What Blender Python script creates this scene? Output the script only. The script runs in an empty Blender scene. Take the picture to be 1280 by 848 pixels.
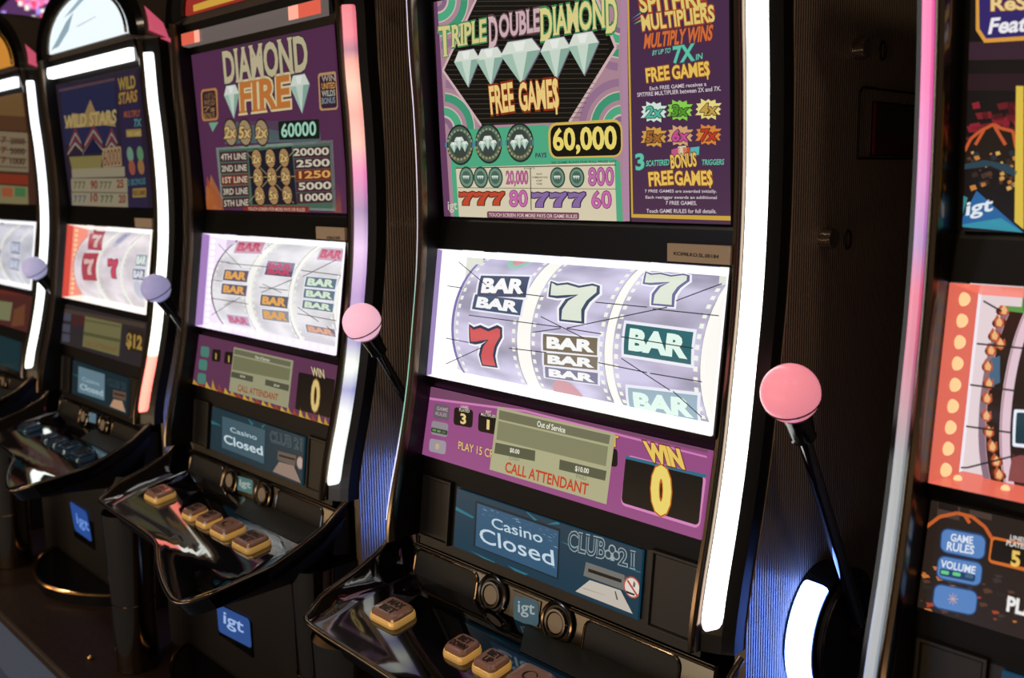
import bpy, bmesh, math
from mathutils import Vector, Matrix

# ------------------------------------------------------------------ camera, world, lights, exposure
SC = bpy.context.scene
COL = SC.collection
H = 0.90                      # height of the lever balls above the floor
PITCH = 0.75                  # spacing of the machines along the row (x)

cam_d = bpy.data.cameras.new('camera')
cam = bpy.data.objects.new('camera', cam_d)
COL.objects.link(cam)
SC.camera = cam
cam_d.sensor_width = 36.0
cam_d.lens = 36.0 * 1186.63 / 1280.0
cam_d.shift_x = -0.01784
cam_d.shift_y = -0.02407
cam_d.clip_start = 0.02
cam.matrix_world = Matrix(((0.709014, -0.090828, 0.699321, 0.843686), (0.705061, 0.110594, -0.700470, -0.859810), (-0.013718, 0.989707, 0.142452, 0.221875), (0, 0, 0, 1)))
cam.location.z += H
cam_d.dof.use_dof = True
cam_d.dof.focus_distance = 1.22
cam_d.dof.aperture_fstop = 5.2

w = bpy.data.worlds.new('world'); SC.world = w; w.use_nodes = True
bg = w.node_tree.nodes['Background']
bg.inputs[0].default_value = (0.8, 0.62, 0.45, 1); bg.inputs[1].default_value = 0.095

SC.view_settings.view_transform = 'Standard'
SC.view_settings.look = 'None'
SC.view_settings.exposure = 0.0
SC.view_settings.gamma = 1.0
SC.view_settings.use_curve_mapping = False
SC.cycles.use_denoising = True
SC.cycles.max_bounces = 8
SC.cycles.sample_clamp_indirect = 6.0

def lamp(name, loc, size, power, col, rot=(0, 0, 0)):
    d = bpy.data.lights.new(name, 'AREA'); d.shape = 'DISK'; d.size = size; d.energy = power; d.color = col
    o = bpy.data.objects.new(name, d); COL.objects.link(o); o.location = loc; o.rotation_euler = rot
    return o
for i, (x, y, p, c) in enumerate(((-2.6, -1.4, 8, (1, .78, .52)), (-1.2, -1.9, 8, (1, .78, .52)), (.3, -1.5, 8, (1, .8, .56)), (1.6, -.9, 8, (1, .78, .52)),
                                  (-1.9, -3.2, 12, (.45, .6, 1)), (.2, -3.4, 12, (1, .72, .45)), (-4.2, -.6, 10, (.9, .8, .7)))):
    lamp('ceiling_lamp', (x, y, 2.85), .22, p, c)
for i, (x, y, p, c) in enumerate(((-3.4, -2.2, 5, (1, .62, .3)), (-2.6, -2.4, 5, (1, .8, .55)), (-1.9, -2.6, 5, (1, .62, .3)), (-1.2, -2.7, 6, (1, .75, .45)), (-.5, -2.7, 4, (.4, .6, 1)), (.4, -2.7, 6, (1, .62, .3)))):
    o = lamp('added_low_light', (x, y, .32), .1, p, c, (math.radians(90), 0, 0)); o.data.shape = 'RECTANGLE'; o.data.size = .6; o.data.size_y = .5; o.data.energy = p * 1.1  # unseen lights, added so that pillars and chrome have warm streaks to reflect

# ------------------------------------------------------------------ materials
def lin(h):
    h = h.lstrip('#'); r = [int(h[i:i + 2], 16) / 255 for i in (0, 2, 4)]
    return tuple(c / 12.92 if c <= .04045 else ((c + .055) / 1.055) ** 2.4 for c in r) + (1,)
MATS = {}
def mat(name, base='#101010', rough=.4, metal=0.0, spec=.5, coat=0.0, bump=None):
    if name in MATS: return MATS[name]
    m = bpy.data.materials.new(name); m.use_nodes = True; nt = m.node_tree; b = nt.nodes['Principled BSDF']
    b.inputs['Base Color'].default_value = lin(base); b.inputs['Roughness'].default_value = rough
    b.inputs['Metallic'].default_value = metal; b.inputs['Specular IOR Level'].default_value = spec
    b.inputs['Coat Weight'].default_value = coat
    if bump:
        tc = nt.nodes.new('ShaderNodeTexCoord'); bp = nt.nodes.new('ShaderNodeBump'); bp.inputs['Strength'].default_value = bump[2]
        bp.inputs['Distance'].default_value = bump[3]
        if bump[0] == 'wave':
            tx = nt.nodes.new('ShaderNodeTexWave'); tx.bands_direction = 'Y'; tx.inputs['Scale'].default_value = bump[1]
            tx.inputs['Distortion'].default_value = 0.0; out = tx.outputs['Fac']
        else:
            tx = nt.nodes.new('ShaderNodeTexNoise'); tx.inputs['Scale'].default_value = bump[1]; out = tx.outputs['Fac']
        nt.links.new(tc.outputs['Object'], tx.inputs['Vector']); nt.links.new(out, bp.inputs['Height']); nt.links.new(bp.outputs['Normal'], b.inputs['Normal'])
    MATS[name] = m
    return m
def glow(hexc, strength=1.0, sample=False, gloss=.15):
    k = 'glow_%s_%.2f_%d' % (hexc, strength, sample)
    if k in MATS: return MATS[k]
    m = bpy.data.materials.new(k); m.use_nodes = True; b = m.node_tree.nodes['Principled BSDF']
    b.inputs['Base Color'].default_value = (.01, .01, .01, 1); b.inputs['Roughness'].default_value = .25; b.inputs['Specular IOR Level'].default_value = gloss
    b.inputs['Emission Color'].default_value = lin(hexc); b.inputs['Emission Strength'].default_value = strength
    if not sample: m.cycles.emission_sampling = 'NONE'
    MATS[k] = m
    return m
def ramp_glow(name, stops, strength):                       # an LED strip whose colour runs along its height
    m = bpy.data.materials.new(name); m.use_nodes = True; nt = m.node_tree; b = nt.nodes['Principled BSDF']
    tc = nt.nodes.new('ShaderNodeTexCoord'); sp = nt.nodes.new('ShaderNodeSeparateXYZ'); r = nt.nodes.new('ShaderNodeValToRGB')
    nt.links.new(tc.outputs['Generated'], sp.inputs[0]); nt.links.new(sp.outputs[2], r.inputs[0]); nt.links.new(r.outputs[0], b.inputs['Emission Color'])
    els = r.color_ramp.elements
    els[0].position = stops[0][0]; els[0].color = lin(stops[0][1]); els[1].position = stops[-1][0]; els[1].color = lin(stops[-1][1])
    for p, c in stops[1:-1]:
        e = els.new(p); e.color = lin(c)
    b.inputs['Base Color'].default_value = (.6, .6, .6, 1); b.inputs['Roughness'].default_value = .3
    b.inputs['Emission Strength'].default_value = strength
    return m
BLACK = mat('gloss_black', '#0b0a0a', .16, 0, .5)
SATIN = mat('satin_black', '#16130f', .42, 0, .4, bump=('noise', 900, .15, .001))
PIANO = mat('piano_black', '#050506', .06, 0, .6, 1.0)
BEZEL = mat('bezel_black', '#0f0d0b', .35, 0, .35)
CHROME = mat('dark_chrome', '#75685a', .2, 1.0)
RAIL = mat('rail_black', '#0a0909', .32, 0, .4)
BRIGHT = mat('bright_chrome', '#cfc6b6', .1, 1.0)
GROOVE = mat('grooved_side', '#8a7a68', .42, 0, .5, bump=('wave', 60, .7, .004))
BROWN = mat('plinth_wood', '#2a1a12', .5, 0, .3, bump=('noise', 40, .3, .004))
GOLD = mat('button_gold', '#f0c880', .3, .2)
_b = GOLD.node_tree.nodes['Principled BSDF']; _b.inputs['Emission Color'].default_value = lin('#c8964a'); _b.inputs['Emission Strength'].default_value = .28   # lit from inside
CAP = mat('button_cap', '#a07a68', .16, .1, .5, .6)
BEIGE = mat('beige_disc', '#8d7f6c', .5)
PLATE = mat('label_plate', '#b09c84', .45)
DARK = mat('recess_black', '#050505', .6)
def glass_mat():
    m = bpy.data.materials.new('clear_pane'); m.use_nodes = True; nt = m.node_tree; nt.nodes.clear()
    o = nt.nodes.new('ShaderNodeOutputMaterial'); mx = nt.nodes.new('ShaderNodeMixShader'); t = nt.nodes.new('ShaderNodeBsdfTransparent')
    g = nt.nodes.new('ShaderNodeBsdfGlossy'); g.inputs['Roughness'].default_value = .03; f = nt.nodes.new('ShaderNodeLayerWeight'); f.inputs[0].default_value = .5
    p = nt.nodes.new('ShaderNodeMath'); p.operation = 'POWER'; p.inputs[1].default_value = 5.0
    a = nt.nodes.new('ShaderNodeMath'); a.operation = 'MULTIPLY_ADD'; a.inputs[1].default_value = .9; a.inputs[2].default_value = .035
    nt.links.new(f.outputs['Facing'], p.inputs[0]); nt.links.new(p.outputs[0], a.inputs[0]); nt.links.new(a.outputs[0], mx.inputs[0]); nt.links.new(t.outputs[0], mx.inputs[1]); nt.links.new(g.outputs[0], mx.inputs[2]); nt.links.new(mx.outputs[0], o.inputs[0])
    return m
PANE = glass_mat()

# ------------------------------------------------------------------ mesh helpers
def link(name, me, parent=None):
    o = bpy.data.objects.new(name, me); COL.objects.link(o)
    if parent is not None: o.parent = parent
    return o
class MB:
    """collects geometry (machine space: z measured from the lever ball) for one mesh object"""
    def __init__(s): s.v = []; s.f = []; s.mi = []; s.mats = []; s.sm = []
    def m(s, mt):
        if mt not in s.mats: s.mats.append(mt)
        return s.mats.index(mt)
    def add(s, vs, fs, mt, smooth=False):
        n = len(s.v); s.v += [tuple(v) for v in vs]; k = s.m(mt)
        for f in fs: s.f.append([i + n for i in f]); s.mi.append(k); s.sm.append(smooth)
        return s
    def box(s, x0, x1, y0, y1, z0, z1, mt):
        vs = [(x, y, z) for x in (x0, x1) for y in (y0, y1) for z in (z0, z1)]
        return s.add(vs, [(0, 1, 3, 2), (4, 6, 7, 5), (0, 4, 5, 1), (2, 3, 7, 6), (0, 2, 6, 4), (1, 5, 7, 3)], mt)
    def loft(s, secs, mt, smooth=False, closed=True, caps=True):
        n = len(secs[0]); vs = [p for q in secs for p in q]; fs = []
        for i in range(len(secs) - 1):
            for j in range(n if closed else n - 1):
                k = (j + 1) % n; fs.append((i * n + j, i * n + k, (i + 1) * n + k, (i + 1) * n + j))
        s.add(vs, fs, mt, smooth)
        if caps and closed:
            s.add(secs[0], [tuple(range(n))[::-1]], mt); s.add(secs[-1], [tuple(range(n))], mt)
        return s
    def tube(s, path, r, mt, n=10, caps=True):
        P = [Vector(p) for p in path]; secs = []; up = None
        for i, p in enumerate(P):
            t = (P[min(i + 1, len(P) - 1)] - P[max(i - 1, 0)]).normalized()
            if up is None: up = Vector((0, 0, 1)) if abs(t.z) < .9 else Vector((1, 0, 0))
            a = t.cross(up).normalized(); b = a.cross(t).normalized(); up = b
            rr = r[i] if isinstance(r, (list, tuple)) else r
            secs.append([tuple(p + a * math.cos(q) * rr + b * math.sin(q) * rr) for q in (2 * math.pi * k / n for k in range(n))])
        return s.loft(secs, mt, True, True, caps)
    def cyl(s, a, b, r, mt, n=24, r2=None): return s.tube([a, b], [r, r if r2 is None else r2], mt, n)
    def sphere(s, c, r, mt, nu=24, nv=14):
        secs = []
        for i in range(nv + 1):
            t = math.pi * (.002 + .996 * i / nv); z = math.cos(t) * r; q = math.sin(t) * r
            secs.append([(c[0] + q * math.cos(u), c[1] + q * math.sin(u), c[2] + z) for u in (2 * math.pi * k / nu for k in range(nu))])
        return s.loft(secs, mt, True)
    def torus(s, c, ax, R, r, mt, n=32, m=8):
        ax = Vector(ax).normalized(); a = ax.orthogonal().normalized(); b = ax.cross(a); c = Vector(c); secs = []
        for i in range(n + 1):
            t = 2 * math.pi * i / n; d = a * math.cos(t) + b * math.sin(t)
            secs.append([tuple(c + d * (R + r * math.cos(q)) + ax * r * math.sin(q)) for q in (2 * math.pi * k / m for k in range(m))])
        return s.loft(secs, mt, True, True, False)
    def build(s, name, parent=None, up=True):
        me = bpy.data.meshes.new(name)
        dz = H if up else 0
        me.from_pydata([(x, y, z + dz) for x, y, z in s.v], [], s.f)
        for m in s.mats: me.materials.append(m)
        me.polygons.foreach_set('material_index', s.mi); me.polygons.foreach_set('use_smooth', s.sm)
        bm = bmesh.new(); bm.from_mesh(me)
        bmesh.ops.remove_doubles(bm, verts=bm.verts, dist=1e-6)
        bmesh.ops.recalc_face_normals(bm, faces=bm.faces); bm.to_mesh(me); bm.free()
        me.update()
        if any(s.sm): me.set_sharp_from_angle(angle=math.radians(38))
        return link(name, me, parent)
def bevel(o, wd=.002, seg=2):
    md = o.modifiers.new('bevel', 'BEVEL'); md.width = wd; md.segments = seg; md.limit_method = 'ANGLE'
    return o
def interp(tab, q):
    if q <= tab[0][0]: return tab[0][1]
    for (a, b), (c, d) in zip(tab, tab[1:]):
        if q <= c: return b + (d - b) * (q - a) / (c - a)
    return tab[-1][1]
def smooth_interp(tab, q):
    n = len(tab)
    if q <= tab[0][0]: return tab[0][1]
    for i in range(n - 1):
        if q <= tab[i + 1][0]:
            x0, y0 = tab[i]; x1, y1 = tab[i + 1]; h = x1 - x0; t = (q - x0) / h
            sl = lambda j: 0 if j in (0, n - 1) else (tab[j + 1][1] - tab[j - 1][1]) / (tab[j + 1][0] - tab[j - 1][0])
            m0, m1 = sl(i) * h, sl(i + 1) * h
            return (2*t**3 - 3*t*t + 1) * y0 + (t**3 - 2*t*t + t) * m0 + (-2*t**3 + 3*t*t) * y1 + (t**3 - t*t) * m1
    return tab[-1][1]

# ------------------------------------------------------------------ printed matter (positions in 0.1 mm on each panel)
TXT = {}
def slab_serifs(vs, fs, t):
    ys = [v[1] for v in vs]; lo, hi = min(ys), max(ys); cnt = {}
    for f in fs:
        for a, b in zip(f, f[1:] + f[:1]): cnt[frozenset((a, b))] = cnt.get(frozenset((a, b)), 0) + 1
    pts = list(vs); out = [list(f) for f in fs]
    for e, n in cnt.items():
        if n != 1 or len(e) != 2: continue
        (xa, ya), (xb, yb) = [vs[i] for i in e]
        for lim, dy in ((lo, .06), (hi, -.06)):
            if abs(ya - lim) < .012 and abs(yb - lim) < .012 and .04 < abs(xa - xb) < .30:
                x0, x1 = min(xa, xb) - .055, max(xa, xb) + .055; k = len(pts)
                pts += [(x0, lim), (x1, lim), (x1 - .03, lim + dy), (x0 + .03, lim + dy)]; out.append([k, k + 1, k + 2, k + 3])
    return pts, out
def text_shape(t, off):
    off += .012
    k = (t, round(off, 3))
    if k in TXT: return TXT[k]
    def mk(of):
        c = bpy.data.curves.new('lettering', 'FONT'); c.body = t.lstrip('~'); c.size = 1; c.offset = of; c.resolution_u = 3; c.fill_mode = 'BOTH'
        o = bpy.data.objects.new('lettering', c); COL.objects.link(o); bpy.context.view_layer.update()
        me = bpy.data.meshes.new_from_object(o.evaluated_get(bpy.context.evaluated_depsgraph_get()))
        vs = [(v.co.x, v.co.y) for v in me.vertices]; fs = [list(p.vertices) for p in me.polygons]
        bpy.data.objects.remove(o); bpy.data.curves.remove(c); bpy.data.meshes.remove(me)
        return slab_serifs(vs, fs, t) if t[0] == '~' else (vs, fs)
    if (t, 'bb') not in TXT:
        v0, _ = mk(0); xs = [v[0] for v in v0]; ys = [v[1] for v in v0]
        TXT[(t, 'bb')] = (min(xs), min(ys), max(xs) - min(xs) or 1, max(ys) - min(ys) or 1)
    x0, y0, sx, sy = TXT[(t, 'bb')]
    vs, fs = mk(off)
    TXT[k] = ([((x - x0) / sx, (y - y0) / sy) for x, y in vs], fs)
    return TXT[k]
SEVEN = [(0, .62), (0, 1), (.12, .92), (.35, .98), (.62, .9), (.9, 1), (1, .97), (1, .8), (.8, .55), (.68, .3), (.66, 0), (.22, 0), (.26, .25), (.4, .5), (.62, .7), (.35, .66), (.14, .62)]
def grow(pts, k):
    cx = sum(p[0] for p in pts) / len(pts); cy = sum(p[1] for p in pts) / len(pts); out = []
    n = len(pts)
    for i in range(n):
        (ax, ay), (bx, by), (cx_, cy_) = pts[i - 1], pts[i], pts[(i + 1) % n]
        d1 = Vector((bx - ax, by - ay)); d2 = Vector((cx_ - bx, cy_ - by))
        n1 = Vector((d1.y, -d1.x)); n2 = Vector((d2.y, -d2.x))
        n1 = n1.normalized() if n1.length else n1; n2 = n2.normalized() if n2.length else n2
        m = n1 + n2; m = m.normalized() if m.length > 1e-6 else n1
        out.append((bx - m.x * k, by - m.y * k))
    return out
def rrect(u, v, r):
    lu, lv = u, v; rr = r * min(lu, lv); pts = []
    for cx, cy, a0 in ((lu - rr, lv - rr, 0), (rr, lv - rr, 90), (rr, rr, 180), (lu - rr, rr, 270)):
        for k in range(5):
            a = math.radians(a0 + k * 22.5); pts.append(((cx + rr * math.cos(a)) / lu, (cy + rr * math.sin(a)) / lv))
    return pts
def prims(e):
    """element -> list of (layer, colour, verts2d, faces) in metres on its panel"""
    U = 1e-4; k = e[0]; out = []
    def aff(q, pts):
        a, b, ux, ub, vx, vb = [c * U for c in q]
        return [(a + ux * x + vx * y, b + ub * x + vb * y) for x, y in pts]
    if k == 'T':
        vs, fs = text_shape(e[4], e[3]); out.append((e[1], e[2], aff(e[5:], vs), fs))
    elif k == 'P':
        p = [(e[3][i] * U, e[3][i + 1] * U) for i in range(0, len(e[3]), 2)]; out.append((e[1], e[2], p, [list(range(len(p)))]))
    elif k == 'R':
        q = e[4:]; p = rrect(math.hypot(q[2], q[3]), math.hypot(q[4], q[5]), e[3]) if e[3] else [(0, 0), (1, 0), (1, 1), (0, 1)]
        out.append((e[1], e[2], aff(q, p), [list(range(len(p)))]))
    elif k == 'C':
        p = [((e[3] + e[5] * math.cos(t)) * U, (e[4] + e[5] * math.sin(t)) * U) for t in (2 * math.pi * j / 24 for j in range(24))]
        out.append((e[1], e[2], p, [list(range(24))]))
    elif k == 'S':
        q = e[4:]
        if e[2] == '#e6eddd' or e[3] == '#333a55': out.append((e[1], '#fbfbff', aff(q, grow(SEVEN, .13)), [list(range(17))]))
        out.append((e[1] + 1, e[3], aff(q, grow(SEVEN, .075)), [list(range(17))])); out.append((e[1] + 2, e[2], aff(q, SEVEN), [list(range(17))]))
    elif k == 'B':
        q = e[5:]; out.append((e[1], '#f4f4ff', aff(q, [(-.04, -.1), (1.04, -.1), (1.04, 1.1), (-.04, 1.1)]), [[0, 1, 2, 3]]))
        out.append((e[1] + 1, e[2], aff(q, [(0, 0), (1, 0), (1, 1), (0, 1)]), [[0, 1, 2, 3]]))
        vs, fs = text_shape('BAR', .045); out.append((e[1] + 2, e[3], aff(q, [(.1 + .8 * x, .2 + .62 * y) for x, y in vs]), fs))
    elif k == 'G':
        l, a, b, w_, h_ = e[1], *[c * U for c in e[2:]]
        pt = lambda L: [(a + w_ * x, b + h_ * y) for x, y in L]
        out.append((l, '#6f6480', pt([(-.62, 1.0), (.62, 1.0), (1.06, .42), (.04, -1.06), (-1.02, .42)]), [[0, 1, 2, 3, 4]]))
        out.append((l + 1, '#dfe6da', pt([(-.6, .96), (.6, .96), (1, .42), (-1, .42)]), [[0, 1, 2, 3]]))
        out.append((l + 1, '#a9c8b6', pt([(-1, .42), (-.4, .42), (0, -1)]), [[0, 1, 2]]))
        out.append((l + 1, '#cfe0d2', pt([(-.4, .42), (.35, .42), (0, -1)]), [[0, 1, 2]])); out.append((l + 1, '#8fb3a2', pt([(.35, .42), (1, .42), (0, -1)]), [[0, 1, 2]]))
        out.append((l + 2, '#f2f5ee', pt([(-.35, .9), (.3, .9), (.15, .5), (-.2, .5)]), [[0, 1, 2, 3]]))
    elif k == 'L':
        w_ = e[3] * 1e-4; a0, b0, a1, b1 = [c * U for c in e[4:]]; d = Vector((a1 - a0, b1 - b0)); n = Vector((-d.y, d.x)).normalized() * w_
        out.append((e[1], e[2], [(a0 - n.x, b0 - n.y), (a1 - n.x, b1 - n.y), (a1 + n.x, b1 + n.y), (a0 + n.x, b0 + n.y)], [[0, 1, 2, 3]]))
    return out
PL = {'US': ((.055, .167), (.042, .472)), 'RG': ((.017, -.069), (.045, .119)), 'LP': ((.003, -.188), (.024, -.088)), 'CP': ((-.006, -.309), (.004, -.224)),
      'LB': ((.045, .124), (.045, .142)), 'TP': ((.03, .53), (.03, .70)), 'BL': ((-.065, -.65), (-.065, -.58)), 'LT': ((-.012, -.375), (-.002, -.33))}
DC = (.151, -.001); DR = .113; DA = math.atan2(.176, .983); STEP = .00022
def on_plane(pl):
    (y0, z0), (y1, z1) = PL[pl]; L = math.hypot(y1 - y0, z1 - z0); ey, ez = (y1 - y0) / L, (z1 - z0) / L
    return lambda a, b, l: (a, y0 + ey * b - ez * l, z0 + ez * b + ey * l)
def on_drum(a, b, l):
    t = b / DR + DA; r = DR + l
    return (a, DC[0] - math.cos(t) * r, DC[1] + math.sin(t) * r)
CLIP = {'US': (-.247, .25, 0, .3053), 'LP': (-.252, .25, 0, .1021), 'CP': (-.174, .167, 0, .0856), 'RG': (-.25, .25, .002, .188)}
def clipped(pl, vs, fs):
    """cut what runs past the edge of a panel; on a drum also cut into bands so that it follows the curve"""
    bm = bmesh.new(); bv = [bm.verts.new((x, y, 0)) for x, y in vs]
    for f in fs:
        try: bm.faces.new([bv[i] for i in f])
        except ValueError: pass
    geo = lambda: bm.verts[:] + bm.edges[:] + bm.faces[:]
    if pl in CLIP:
        x0, x1, y0, y1 = CLIP[pl]
        for co, no in (((x0, 0, 0), (-1, 0, 0)), ((x1, 0, 0), (1, 0, 0)), ((0, y0, 0), (0, -1, 0)), ((0, y1, 0), (0, 1, 0))):
            bmesh.ops.bisect_plane(bm, geom=geo(), plane_co=co, plane_no=no, clear_outer=True)
    elif pl.startswith('D'):
        if bm.verts:
            ys = [v.co.y for v in bm.verts]; q = math.floor(min(ys) / .005) * .005 + .005
            top = max(ys)
            while q < top:
                bmesh.ops.bisect_plane(bm, geom=geo(), plane_co=(0, q, 0), plane_no=(0, 1, 0)); q += .005
    bm.verts.index_update()
    r = [(v.co.x, v.co.y) for v in bm.verts], [[v.index for v in f.verts] for f in bm.faces]
    bm.free()
    return r
def printed(pl, els, parent, names=('printed_artwork', 'printed_lettering'), lift=0.0, dim=1.0):
    """joins the flat print of a panel into artwork and lettering"""
    fn = on_drum if pl.startswith('D') else on_plane(pl)
    txt = []
    for nm, want in [(names[0], None)] + [(names[1], e) for e in els if e[0] == 'T']:
        mb = MB()
        for e in els:
            if want is None and e[0] == 'T' or want is not None and e is not want: continue
            for l, c, vs, fs in prims(e):
                vs, fs = clipped(pl, vs, fs)
                if fs: mb.add([fn(a, b, lift + l * STEP) for a, b in vs], fs, glow(c, dim))
        if mb.f: mb.build(nm, parent)
def slab(pl, x0, x1, b0, b1, th, mt, lift=0.0):
    fn = on_plane(pl); mb = MB()
    q = [(x0, b0), (x1, b0), (x1, b1), (x0, b1)]
    return mb.loft([[fn(a, b, lift) for a, b in q], [fn(a, b, lift - th) for a, b in q]], mt)

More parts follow.
